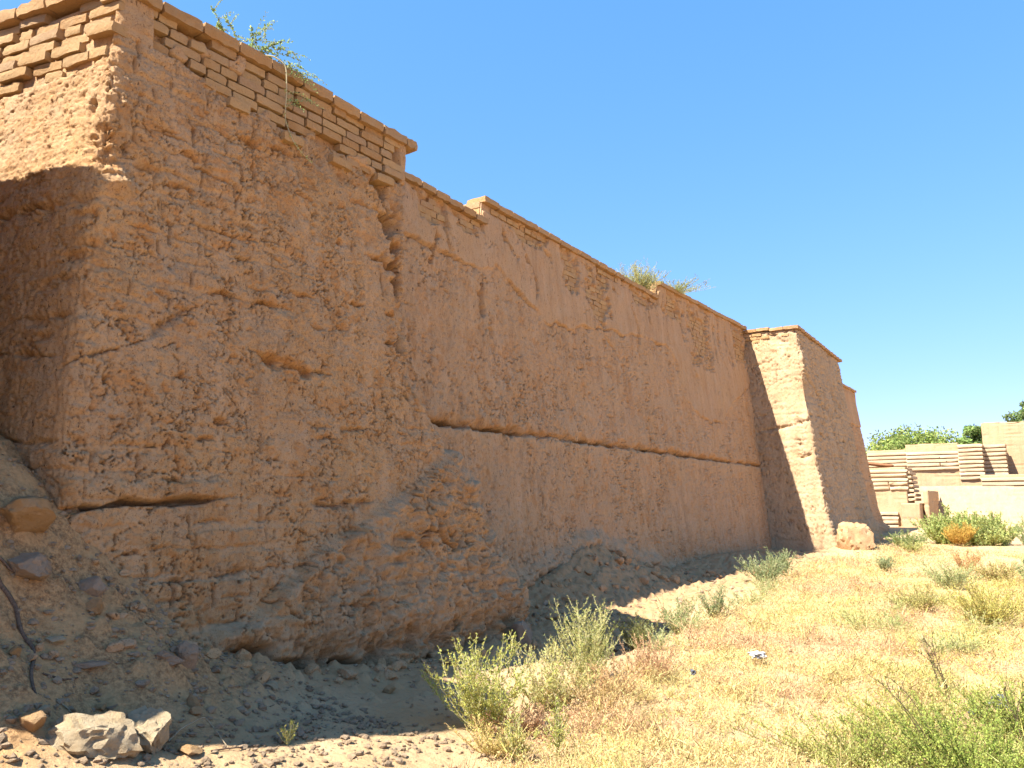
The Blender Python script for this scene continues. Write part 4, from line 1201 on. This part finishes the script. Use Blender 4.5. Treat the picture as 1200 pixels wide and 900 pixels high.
def plant(name, label, cat, x, y, height, spread, nstem, leafcol, stemcol, seed, leaf=(0.022, 0.007), nbranch=8, density=60, group=None, z=None, upright=0.6, stemr=0.0035, curve=0.4, tipcol=None):
    """branching herb: stems rising from one root, side shoots curving upward, small fleshy leaves all along"""
    R = np.random.default_rng(seed)
    z0 = gz(x, y) - 0.01 if z is None else z
    root = thing(name, label, cat, (x, y, z0), group)
    st = Veg(); lf = Veg()
    shoots = []
    for i in range(nstem):
        az = R.uniform(0, 2 * math.pi); lean = R.uniform(0.05, 1.0) * (1 - upright) * 1.5
        H = height * R.uniform(0.55, 1.05) * (1 - 0.25 * lean); out = spread * lean * R.uniform(0.5, 1.0) + spread * 0.12
        t = np.linspace(0, 1, 7)
        dx = np.cos(az) * out; dy = np.sin(az) * out
        wob = R.normal(size=(7, 3)) * 0.012 * height * t[:, None]
        path = np.stack([x + dx * t**0.8, y + dy * t**0.8, z0 + H * (t**(1 + curve * lean))], 1) + wob
        st.tube(path, stemr, stemr * 0.45, stemcol, 3)
        shoots.append((path, 1.0))
        for b in range(nbranch):
            f = R.uniform(0.04, 0.92)
            p0 = np.array([np.interp(f, t, path[:, k]) for k in range(3)])
            ba = az + R.normal() * 1.6
            bl = height * R.uniform(0.16, 0.36) * (1.15 - f * 0.7)
            tt = np.linspace(0, 1, 5)
            bp = p0 + np.stack([np.cos(ba) * bl * 0.75 * tt**0.8, np.sin(ba) * bl * 0.75 * tt**0.8, bl * (0.25 * tt + 0.65 * tt**1.8)], 1)
            st.tube(bp, stemr * 0.55, stemr * 0.3, stemcol, 3)
            shoots.append((bp, 0.8))
    for path, wt in shoots:
        seg = np.linalg.norm(np.diff(path, axis=0), axis=1).sum()
        m = max(3, int(seg * density))
        f = R.uniform(0.08, 1, m)
        tt = np.linspace(0, 1, len(path))
        c = np.stack([np.interp(f, tt, path[:, k]) for k in range(3)], 1)
        tg = path[-1] - path[0]; tg = tg / (np.linalg.norm(tg) + 1e-9)
        d = tg * 0.7 + R.normal(size=(m, 3)) * 0.6 + np.array([0, 0, 0.25])
        cc = jitter(leafcol, m, R)
        if tipcol is not None:
            k = (f > 0.6)[:, None]
            cc = np.where(k, jitter(tipcol, m, R), cc)
        lf.leaves(c, d, leaf[0] * R.uniform(0.6, 1.4, m), leaf[1] * R.uniform(0.7, 1.3, m), cc, R)
    st.build('stems', M_STRAW, root); lf.build('foliage', M_LEAF, root)
    return root

LIME = (0.44, 0.43, 0.11); YEL = (0.42, 0.35, 0.085); STRAW = (0.56, 0.41, 0.18); PINK = (0.53, 0.335, 0.18); GREEN = (0.13, 0.19, 0.055); GGRN = (0.28, 0.32, 0.15); ORG = (0.56, 0.37, 0.09); DSTEM = (0.08, 0.05, 0.03)
WST = (0.56, 0.50, 0.27)
plant('seepweed_plant', 'lime green seepweed with curving shoots, leftmost in the sun before the near bastion', 'plant', -3.72, 4.95, 0.78, 0.62, 26, LIME, WST, 1, (0.022, 0.010), 11, 130, stemr=0.004, upright=0.42)
plant('seepweed_plant', 'pale yellow seepweed with tall bare tips between the lime green plant and the pink clump', 'plant', -3.68, 5.75, 0.58, 0.60, 28, (0.52, 0.47, 0.17), WST, 2, (0.020, 0.009), 10, 120, upright=0.4)
plant('seepweed_plant', 'taller green seepweed whose thin pale shoots reach into the wall shade', 'plant', -3.85, 6.75, 0.88, 0.60, 24, (0.42, 0.41, 0.14), WST, 3, (0.022, 0.009), 10, 110, upright=0.5)
plant('dry_herb', 'low dry pink herb under the lime green seepweed', 'plant', -3.45, 5.1, 0.26, 0.5, 34, PINK, PINK, 4, (0.018, 0.007), 8, 130, upright=0.3)
plant('dry_herb', 'pinkish dry herb clump right of the tall seepweed', 'plant', -3.45, 7.25, 0.42, 0.6, 40, PINK, PINK, 5, (0.020, 0.007), 8, 120, upright=0.35)
plant('dry_herb', 'straw coloured herb at the foot of the pale seepweed', 'plant', -3.30, 5.95, 0.34, 0.6, 34, STRAW, STRAW, 6, (0.02, 0.007), 8, 120, upright=0.3)
plant('dry_herb', 'pink and straw herb between the pale and the tall seepweed', 'plant', -3.40, 6.45, 0.34, 0.55, 30, (0.56, 0.38, 0.18), PINK, 44, (0.02, 0.007), 8, 120, upright=0.3)
plant('dry_herb', 'yellowish dry herb in front of the lime green seepweed', 'plant', -3.35, 4.55, 0.24, 0.5, 28, (0.56, 0.46, 0.16), STRAW, 45, (0.018, 0.007), 8, 120, upright=0.3)
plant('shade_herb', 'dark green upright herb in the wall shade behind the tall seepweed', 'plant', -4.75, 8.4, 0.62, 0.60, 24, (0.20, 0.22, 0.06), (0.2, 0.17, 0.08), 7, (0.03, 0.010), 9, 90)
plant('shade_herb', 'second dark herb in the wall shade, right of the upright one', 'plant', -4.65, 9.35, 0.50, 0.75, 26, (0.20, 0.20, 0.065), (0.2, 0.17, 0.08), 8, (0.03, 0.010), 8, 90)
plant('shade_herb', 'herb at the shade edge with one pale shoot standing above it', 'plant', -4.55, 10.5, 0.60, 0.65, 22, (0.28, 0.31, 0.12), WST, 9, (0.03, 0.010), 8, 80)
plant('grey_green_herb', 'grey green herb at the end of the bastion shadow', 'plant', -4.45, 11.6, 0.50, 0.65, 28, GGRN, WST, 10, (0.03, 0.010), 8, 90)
plant('grey_green_herb', 'large grey green herb under the junction of wall and far bastion', 'plant', -5.0, 15.9, 0.55, 1.0, 46, GGRN, WST, 11, (0.04, 0.014), 9, 70)
plant('grey_green_herb', 'dark leafy shoot just behind the large grey green herb', 'plant', -5.2, 17.4, 0.62, 0.8, 26, (0.24, 0.29, 0.13), WST, 12, (0.04, 0.014), 9, 70)
plant('low_shrub', 'small round green shrub in front of the eroded mud block', 'shrub', -3.45, 19.4, 0.36, 0.5, 30, GGRN, WST, 13, (0.04, 0.014), 8, 70)
plant('low_shrub', 'bushy pale green shrub on the near side of the path', 'shrub', -1.85, 16.6, 0.55, 1.0, 50, (0.40, 0.42, 0.18), WST, 14, (0.035, 0.012), 9, 70)
plant('low_shrub', 'rusty low shrub behind the bushy pale green one', 'shrub', -1.95, 20.2, 0.5, 0.8, 30, (0.52, 0.32, 0.13), PINK, 15, (0.035, 0.013), 8, 60)
plant('low_shrub', 'olive shrub with a rusty foot beside the pale sand patch', 'shrub', -1.25, 18.2, 0.45, 0.9, 40, (0.46, 0.40, 0.15), PINK, 16, (0.035, 0.013), 8, 70)
plant('low_shrub', 'green shrub cut by the right edge on the near side of the path', 'shrub', -0.62, 17.8, 0.6, 0.8, 40, (0.34, 0.38, 0.16), WST, 17, (0.035, 0.013), 9, 70)
plant('low_shrub', 'green shrub cut by the right edge beyond the path', 'shrub', -1.05, 29.5, 1.1, 0.9, 28, (0.20, 0.26, 0.10), WST, 18, (0.06, 0.02), 9, 45)
plant('low_shrub', 'spreading dark green shrub at the foot of the far bastion', 'shrub', -4.35, 28.2, 0.6, 1.3, 50, (0.28, 0.33, 0.12), WST, 19, (0.06, 0.02), 9, 50)
plant('low_shrub', 'small yellow green shrub before the dark one on the path edge', 'shrub', -3.75, 25.2, 0.36, 0.8, 34, (0.42, 0.42, 0.14), WST, 20, (0.05, 0.018), 8, 50)
plant('big_bush', 'big feathery green bush before the sloping brick wall', 'bush', -3.25, 31.9, 1.55, 1.5, 110, (0.40, 0.44, 0.14), WST, 21, (0.09, 0.035), 11, 45, upright=0.35, z=gz(-3.25, 31.9) - 0.28)
plant('big_bush', 'rounded green bush joined to the right of the feathery one', 'bush', -2.35, 31.8, 1.45, 1.4, 110, (0.41, 0.44, 0.15), WST, 22, (0.09, 0.035), 11, 45, upright=0.35, z=gz(-2.35, 31.8) - 0.28)
plant('orange_shrub', 'dry orange shrub in front of the big green bush', 'shrub', -3.05, 30.4, 0.85, 1.0, 60, ORG, ORG, 23, (0.05, 0.018), 9, 55)
plant('yellow_herb', 'tall yellow herb with dark stems by the right edge', 'plant', -1.0, 12.6, 0.62, 0.95, 40, (0.54, 0.47, 0.13), (0.2, 0.15, 0.06), 24, (0.028, 0.010), 9, 90)
plant('yellow_herb', 'yellow green herb left of the tall yellow one', 'plant', -1.9, 13.4, 0.42, 0.8, 36, (0.52, 0.46, 0.16), (0.2, 0.15, 0.06), 25, (0.028, 0.010), 9, 80)
plant('yellow_herb', 'low yellow herb nearest the shade line on bare sand', 'plant', -4.25, 3.55, 0.22, 0.14, 5, (0.40, 0.38, 0.10), WST, 26, (0.020, 0.008), 6, 120)
plant('yellow_herb', 'slim green shoot at the bottom among dry straw', 'plant', -2.95, 4.75, 0.42, 0.14, 6, (0.40, 0.40, 0.10), WST, 27, (0.020, 0.008), 8, 140, upright=0.85)
plant('yellow_herb', 'yellow green shoots beside the slim one at the bottom', 'plant', -3.15, 4.55, 0.34, 0.26, 10, (0.42, 0.40, 0.11), WST, 28, (0.020, 0.008), 8, 130, upright=0.6)
R4 = np.random.default_rng(77)
for k in range(12):
    px_ = R4.uniform(-2.6, -0.7); py_ = R4.uniform(8.8, 15.5)
    plant('field_weed', 'low pale green weed growing in the dry straw of the field', 'plant', px_, py_, R4.uniform(0.2, 0.34), R4.uniform(0.35, 0.6), 16, (0.40, 0.42, 0.15), WST, 700 + k, (0.024, 0.009), 7, 80, upright=0.3, group='pale green weeds in the dry field')
for k, (px_, py_, wl_) in enumerate([
        (-4.3, 12.9, 'small wispy green weed just beyond the grey green herb at the shadow end'),
        (-4.45, 13.9, 'small wispy weed midway between shadow end and the large grey green herb'),
        (-4.2, 10.2, 'small wispy green weed in the sun beside the herb with one pale shoot'),
        (-4.0, 8.6, 'small wispy green weed in the sun before the dark shade herbs'),
        (-4.6, 14.8, 'small wispy weed touching the near side of the large grey green herb')]):
    plant('wall_foot_weed', wl_, 'plant', px_, py_, R4.uniform(0.25, 0.4), R4.uniform(0.4, 0.6), 16, (0.38, 0.41, 0.17), WST, 720 + k, (0.026, 0.009), 7, 80, upright=0.35, group='wispy weeds along the shade of the curtain wall')
# camelthorn in the near right corner: long dark arching stems over a green cushion
plant('camelthorn_bush', 'bright green thorny bush filling the near right corner', 'bush', -0.62, 5.85, 0.40, 0.85, 80, (0.34, 0.39, 0.08), (0.2, 0.17, 0.06), 30, (0.015, 0.009), 12, 190, upright=0.25)
plant('camelthorn_bush', 'green thorny bush beside the near right corner one, partly dry', 'bush', -1.25, 5.75, 0.30, 0.75, 64, (0.40, 0.41, 0.10), (0.25, 0.2, 0.08), 31, (0.014, 0.008), 11, 180, upright=0.25)
plant('camelthorn_bush', 'green thorny bush behind the bright one at the right edge', 'bush', -0.35, 6.9, 0.42, 0.75, 60, (0.36, 0.40, 0.09), (0.2, 0.17, 0.06), 32, (0.015, 0.009), 11, 180, upright=0.3)
plant('camelthorn_bush', 'low yellowing thorny bush between the near right bushes and the straw', 'bush', -1.05, 6.7, 0.28, 0.7, 50, (0.46, 0.44, 0.11), (0.25, 0.2, 0.08), 33, (0.014, 0.008), 10, 170, upright=0.25)
def wiry(label, x, y, seed, n, H, spread, lean):
    R = np.random.default_rng(seed); v = Veg(); lf = Veg()
    z0 = gz(x, y)
    root = thing('wiry_plant', label, 'plant', (x, y, z0))
    for i in range(n):
        t = np.linspace(0, 1, 12); az = R.uniform(-0.8, 0.8) + lean
        out = spread * R.uniform(0.4, 1.0); h = H * R.uniform(0.6, 1.0)
        p = np.stack([x + np.cos(az) * out * t**1.2 + 0.03 * np.sin(t * 5 + i), y + np.sin(az) * out * t, z0 + h * np.sin(t * 1.5)**0.9], 1)
        v.tube(p, 0.0045, 0.0018, DSTEM, 3)
        for k in range(7):
            f = R.uniform(0.25, 0.95); q = np.array([np.interp(f, t, p[:, c]) for c in range(3)])
            d = R.normal(size=3) * 0.6 + np.array([0, 0, 0.6]); d /= np.linalg.norm(d)
            L = R.uniform(0.05, 0.16)
            v.tube(np.stack([q, q + d * L * 0.5, q + d * L + np.array([0, 0, 0.02])]), 0.0022, 0.001, DSTEM, 3)
        m = 26
        f = R.uniform(0.2, 1, m); c = np.stack([np.interp(f, t, p[:, k]) for k in range(3)], 1)
        lf.leaves(c, R.normal(size=(m, 3)) + np.array([0, 0, 0.5]), R.uniform(0.012, 0.028, m), 0.009, jitter((0.16, 0.18, 0.05), m, R), R)
    v.build('stems', M_STRAW, root); lf.build('foliage', M_LEAF, root)
wiry('dark wiry plant with forked stems standing over yellow straw at the right', -1.0, 7.9, 51, 5, 0.55, 0.35, 2.2)
wiry('long arching dark stem over the thorny bush in the near right corner', -0.85, 5.85, 52, 3, 0.62, 0.35, 2.4)
wiry('dark bare stem leaning at the right edge above the blue plastic', -0.42, 6.55, 53, 3, 0.62, 0.25, 1.2)

# ------------------------------------------------------------------ dry grass of the field
def field():
    R = np.random.default_rng(91)
    v = Veg()
    n = 18500
    y = 3.9 + (31 - 3.9) * R.uniform(0, 1, n)**1.7
    x = R.uniform(-6.2, 3.5, n)
    wall = np.interp(y, [4, 5.5, 7, 9, 11, 14, 17, 21, 25, 31], [-2.9, -3.15, -3.25, -3.7, -4.2, -4.6, -5.0, -5.2, -4.6, -3.4])
    dn = fbm(x * 0.9, y * 0.9, 0, 4, 92)
    dens = sstep(-0.45, 0.35, x - wall) * sstep(31, 24, y + 0.6 * (x + 3) * (x < -2)) * np.clip(0.92 + 1.9 * dn, 0.10, 1)
    dens = dens * np.where((y > 19) & (x > -3.2), 0.35, 1) * np.where(x > 0.6, 0.5, 1)
    dens = np.where((y < 6.6) & (x < -1.6), dens * 0.75, dens)
    keep = R.uniform(0, 1, n) < dens
    x, y = x[keep], y[keep]; z = ground_h(x, y)
    hue = fbm(x * 0.55, y * 0.55, 0, 3, 95); hue2 = R.normal(size=len(x)) * 0.16 + hue * 1.5
    base = np.where((hue2 < -0.17)[:, None], PINK, np.where((hue2 < 0.16)[:, None], STRAW, (0.57, 0.465, 0.19)))
    right = sstep(-2.2, -0.9, x) * sstep(5, 8, y)
    yel = (R.uniform(0, 1, len(x)) < right * 0.5) | (R.uniform(0, 1, len(x)) < 0.07)
    base = np.where(yel[:, None], (0.52, 0.43, 0.13), base)
    grn = R.uniform(0, 1, len(x)) < 0.05 + 0.22 * right * sstep(0.0, 0.25, fbm(x * 0.8, y * 0.8, 3, 3, 97))
    grn = grn | (R.uniform(0, 1, len(x)) < 0.6 * sstep(-1.7, -0.9, x) * sstep(8.6, 7.2, y))
    base = np.where(grn[:, None], (0.36, 0.37, 0.12), base)
    hgt = R.uniform(0.06, 0.20, len(x)) * np.clip(1 + 1.8 * fbm(x * 1.4, y * 1.4, 9, 3, 98), 0.5, 2.0)
    far = np.interp(y, [4, 10, 30], [1.0, 1.2, 2.3])
    k = np.interp(y, [4, 8, 16, 31], [34, 28, 20, 16]).astype(int)
    idx = np.repeat(np.arange(len(x)), k); m = len(idx)
    rad = (0.05 + 0.12 * R.uniform(0, 1, m)) * far[idx]
    th = R.uniform(0, 2 * math.pi, m); rr = np.sqrt(R.uniform(0, 1, m)) * rad
    c = np.stack([x[idx] + rr * np.cos(th), y[idx] + rr * np.sin(th), z[idx] - 0.01 + R.uniform(0, 0.7, m)**1.5 * hgt[idx]], 1)
    th2 = R.uniform(0, 2 * math.pi, m)
    d = np.stack([np.cos(th2) * R.uniform(0.1, 1.1, m), np.sin(th2) * R.uniform(0.1, 1.1, m), R.uniform(0.15, 1.0, m)], 1)
    cols = base[idx] * (1 + 0.25 * R.normal(size=(m, 1))); cols = np.clip(cols, 0.03, 0.7); cols = np.where(R.uniform(0, 1, (m, 1)) < 0.10, cols * np.array([0.38, 0.30, 0.25]), cols)
    v.blades(c, d, hgt[idx] * R.uniform(0.3, 0.75, m), 0.0055 * far[idx] * R.uniform(0.7, 1.5, m), cols, R)
    # seed heads and dry leaves
    k2 = np.interp(y, [4, 8, 16, 31], [38, 30, 16, 10]).astype(int)
    idx = np.repeat(np.arange(len(x)), k2); m = len(idx)
    rad = 0.17 * far[idx]; th = R.uniform(0, 6.283, m); rr = np.sqrt(R.uniform(0, 1, m)) * rad
    c = np.stack([x[idx] + rr * np.cos(th), y[idx] + rr * np.sin(th), z[idx] + R.uniform(0.02, 1.0, m) * hgt[idx]], 1)
    cols = np.clip(base[idx] * (1.05 + 0.28 * R.normal(size=(m, 1))), 0.03, 0.7)
    v.leaves(c, R.normal(size=(m, 3)) + np.array([0, 0, 0.6]), 0.014 * far[idx] * R.uniform(0.6, 1.4, m), 0.0065 * far[idx], cols, R)
    o = v.build('dry_grass', M_STRAW)
    tag(o, 'sunlit field of dry yellow and pinkish grass and herbs', 'grass', kind='stuff')
field()

# ------------------------------------------------------------------ plants growing on the wall tops
def top_caper():
    R = np.random.default_rng(61)
    x0, y0, z0 = -6.55, 4.45, 6.24
    root = thing('caper_plant', 'feathery green plant on the near bastion parapet with one shoot hanging down the bricks', 'plant', (x0, y0, z0))
    st = Veg(); lf = Veg()
    def spray(p0, p1, sag, n, lw, zig=0.0):
        t = np.linspace(0, 1, 14)
        p = p0 + (p1 - p0) * t[:, None] + np.array([0, 0, 1.0]) * (sag * np.sin(t * math.pi))[:, None]
        p = p + np.stack([0 * t, 0.012 * np.sin(t * 40), 0.012 * np.cos(t * 40)], 1)
        st.tube(p, 0.0045, 0.0015, (0.42, 0.42, 0.20), 3)
        f = np.linspace(0.12, 1, n); c = np.stack([np.interp(f, t, p[:, k]) for k in range(3)], 1)
        d = (p1 - p0) / np.linalg.norm(p1 - p0) * 0.4 + R.normal(size=(n, 3)) * 0.8
        lf.leaves(c, d, lw * R.uniform(0.7, 1.4, n), lw * 0.75, jitter((0.26, 0.33, 0.12), n, R, 0.35), R)
        return p
    b = np.array([x0, y0, z0])
    tips = [(0.05, -0.35, 0.28), (0.05, 0.35, 0.48), (0.08, 0.62, 0.40), (0.1, 0.85, 0.30), (0.1, 1.0, 0.14), (0.0, 0.15, 0.34), (-0.1, -0.1, 0.36), (0.12, 0.7, 0.2), (0.05, 0.5, 0.3), (0.1, 0.95, 0.05), (0.0, -0.25, 0.16), (0.1, 0.45, 0.12)]
    for tp in tips:
        pb = b + R.normal(size=3) * np.array([0.03, 0.12, 0.01])
        p = spray(pb, b + np.array(tp), 0.06, 60, 0.027)
        for k in range(3):
            f = int(R.uniform(3, 11)); q = p[f]
            spray(q, q + np.array([R.normal() * 0.06, R.uniform(0.05, 0.22), R.normal() * 0.10]), 0.01, 12, 0.022)
    # the hanging shoot
    hp = np.array([(x0, y0 + 0.1, z0), (-6.42, y0 + 0.35, z0 + 0.08), (-6.33, y0 + 0.45, z0 - 0.02), (-6.33, y0 + 0.47, z0 - 0.30), (-6.34, y0 + 0.47, z0 - 0.62), (-6.30, y0 + 0.58, z0 - 0.86), (-6.26, y0 + 0.78, z0 - 1.0)])
    t = np.linspace(0, 1, len(hp)); tt = np.linspace(0, 1, 40)
    p = np.stack([np.interp(tt, t, hp[:, k]) for k in range(3)], 1)
    for _ in range(3): p[1:-1] = (p[:-2] + p[1:-1] * 2 + p[2:]) / 4
    st.tube(p, 0.008, 0.003, (0.55, 0.48, 0.30), 4)
    n = 70; f = R.uniform(0.35, 1, n); c = np.stack([np.interp(f, tt, p[:, k]) for k in range(3)], 1)
    lf.leaves(c, R.normal(size=(n, 3)), R.uniform(0.014, 0.03, n), 0.018, jitter((0.36, 0.36, 0.14), n, R, 0.3), R)
    for k in range(9):
        q = p[int(R.uniform(13, 30))]
        spray(q, q + np.array([R.uniform(0.0, 0.1), R.uniform(0.15, 0.5), R.uniform(-0.12, 0.14)]), 0.05, 26, 0.022)
    st.build('stems', M_STRAW, root); lf.build('foliage', M_LEAF, root)
top_caper()
plant('parapet_shrub', 'airy yellow green shrub growing on the middle step of the curtain wall', 'shrub', -8.15, 17.1, 0.70, 1.0, 80, (0.33, 0.33, 0.11), WST, 63, (0.034, 0.012), 9, 60, z=6.85, upright=0.4)
plant('parapet_shrub', 'low sprawling shrub spilling over the coping right of the airy one', 'shrub', -8.0, 18.9, 0.34, 1.05, 60, (0.30, 0.31, 0.11), WST, 64, (0.034, 0.012), 8, 60, z=7.18, upright=0.2)

# ------------------------------------------------------------------ trees behind the ruins
def tree(label, x, y, z0, H, rx, rz, nclump, col, seed, leaf=0.16):
    R = np.random.default_rng(seed)
    root = thing('broadleaf_tree', label, 'tree', (x, y, z0))
    tr = Veg(); cr = Veg()
    cz = z0 + H - rz
    t = np.linspace(0, 1, 9)
    tr.tube(np.stack([x + 0.15 * np.sin(t * 3), y + 0 * t, z0 + (H - rz * 1.2) * t], 1), 0.22, 0.13, (0.14, 0.11, 0.08), 8)
    centers = []
    for i in range(nclump):
        v = R.normal(size=3); v /= np.linalg.norm(v); v *= R.uniform(0.45, 1.0)**0.6
        c = np.array([x + v[0] * rx, y + v[1] * rx, cz + v[2] * rz]); centers.append(c)
        if i < 14:
            p0 = np.array([x + 0.1, y, z0 + (H - rz * 1.2) * R.uniform(0.55, 1.0)])
            tr.tube(p0 + (c - p0) * t[:, None] + np.array([0, 0, 1]) * (0.15 * np.sin(t * 3.14))[:, None], 0.07, 0.015, (0.14, 0.11, 0.08), 4)
    for c in centers:
        m = 240; rr = R.uniform(0.5, 0.95) * rx * 0.34
        q = R.normal(size=(m, 3)); q /= np.linalg.norm(q, axis=1, keepdims=True); q *= R.uniform(0.2, 1, (m, 1))**0.5
        b = R.uniform(0.75, 1.25)
        cr.leaves(c + q * rr * np.array([1.2, 1.2, 0.8]), R.normal(size=(m, 3)) + np.array([0, 0, -0.2]), leaf * 1.5 * R.uniform(0.6, 1.3, m), leaf * 0.95, jitter(np.array(col) * b, m, R, 0.25), R)
    tr.build('trunk', M_BARK, root); cr.build('crown', M_LEAF, root)
tree('broad rounded green tree behind the long ridged wall', -9.6, 72, 1.0, 6.7, 3.7, 2.1, 90, (0.30, 0.36, 0.10), 71)
tree('small green tree showing between the ridged wall and the tall block', -5.3, 70, 1.0, 6.6, 1.6, 1.7, 36, (0.20, 0.27, 0.08), 72, 0.15)
tree('taller tree reaching above the plain block at the right edge', -1.6, 78, 1.0, 9.3, 2.2, 2.2, 34, (0.19, 0.25, 0.08), 73, 0.17)

# ------------------------------------------------------------------ roots, twigs, litter
def bent(name, label, cat, pts, r0, r1, mat, sides=6, lift=0.02, abs_z=False):
    pts = np.array(pts, float)
    t = np.linspace(0, 1, len(pts)); tt = np.linspace(0, 1, 40)
    p = np.stack([np.interp(tt, t, pts[:, k]) for k in range(pts.shape[1])], 1)
    for _ in range(6): p[1:-1] = (p[:-2] + p[1:-1] * 2 + p[2:]) / 4
    z = ground_h(p[:, 0], p[:, 1]) + lift + (p[:, 2] if pts.shape[1] > 2 else 0)
    P = np.stack([p[:, 0], p[:, 1], z], 1)
    v = Veg(); v.tube(P, r0, r1, (0.1, 0.1, 0.1), sides)
    o = v.build(name, mat, None, True)
    tag(o, label, cat)
    return o
bent('dead_root', 'thick dark root snaking down the gravel slope', 'root', [(-5.62, 2.28), (-5.56, 2.31), (-5.49, 2.39), (-5.40, 2.38), (-5.27, 2.43), (-5.04, 2.30), (-4.90, 2.28)], 0.018, 0.009, M_WOOD, lift=0.012)
bent('dead_root', 'thin straight root across the slope above the thick one', 'root', [(-5.66, 2.30), (-5.62, 2.38), (-5.60, 2.50)], 0.011, 0.007, M_WOOD, lift=0.02)
bent('dead_root', 'thin root lying lower on the gravel', 'root', [(-5.10, 2.40), (-5.08, 2.52), (-5.12, 2.62)], 0.006, 0.004, M_WOOD, lift=0.012)
bent('dry_twig', 'bent pale twig propped at the edge of the sunlit ground', 'twig', [(-4.52, 2.88, 0.0), (-4.56, 3.02, 0.04), (-4.58, 3.16, 0.06), (-4.45, 3.16, 0.03), (-4.30, 3.14, 0.0)], 0.005, 0.003, M_TWIG, lift=0.01)
bent('dry_twig', 'dark twig lying in the sun beside the bent pale one', 'twig', [(-4.30, 3.02), (-4.28, 3.18), (-4.32, 3.33)], 0.005, 0.003, M_WOOD, lift=0.012)
bent('dry_twig', 'short twig on gravel left of the limestone rock', 'twig', [(-4.95, 2.42), (-4.88, 2.48), (-4.86, 2.58)], 0.004, 0.003, M_TWIG, lift=0.01)

def litter(label, x, y, dims, mat, seed, name):
    b, F = ICO3
    V = b.copy()
    n = fbm(V[:, 0] * 2.2 + seed, V[:, 1] * 2.2, V[:, 2] * 2.2, 4, seed)
    rid = np.abs(fbm(V[:, 0] * 4 + seed, V[:, 1] * 4, V[:, 2] * 4, 3, seed + 4))
    V = V * (0.75 + 1.2 * n - 0.9 * rid)[:, None] * np.array(dims)
    o = bpy.data.objects.new(name, make_mesh(name, V, F, mat, False)); put(o)
    o.location = (x, y, gz(x, y) + dims[2] * 0.8 + 0.06)
    tag(o, label, 'litter')
litter('crumpled white plastic bag caught in the dry grass', -2.75, 8.35, (0.11, 0.08, 0.05), M_BAG, 3, 'plastic_bag')
litter('dark blue scrap of plastic in the straw at the right', -0.72, 7.3, (0.07, 0.06, 0.05), M_BLUEBAG, 5, 'plastic_scrap')
litter('larger blue grey scrap of plastic above the dark one', -0.58, 7.55, (0.09, 0.08, 0.08), M_BLUEBAG, 6, 'plastic_scrap')
litter('tiny dark scrap at the left side of the dry field', -3.05, 7.35, (0.035, 0.03, 0.04), M_BLUEBAG, 7, 'plastic_scrap')
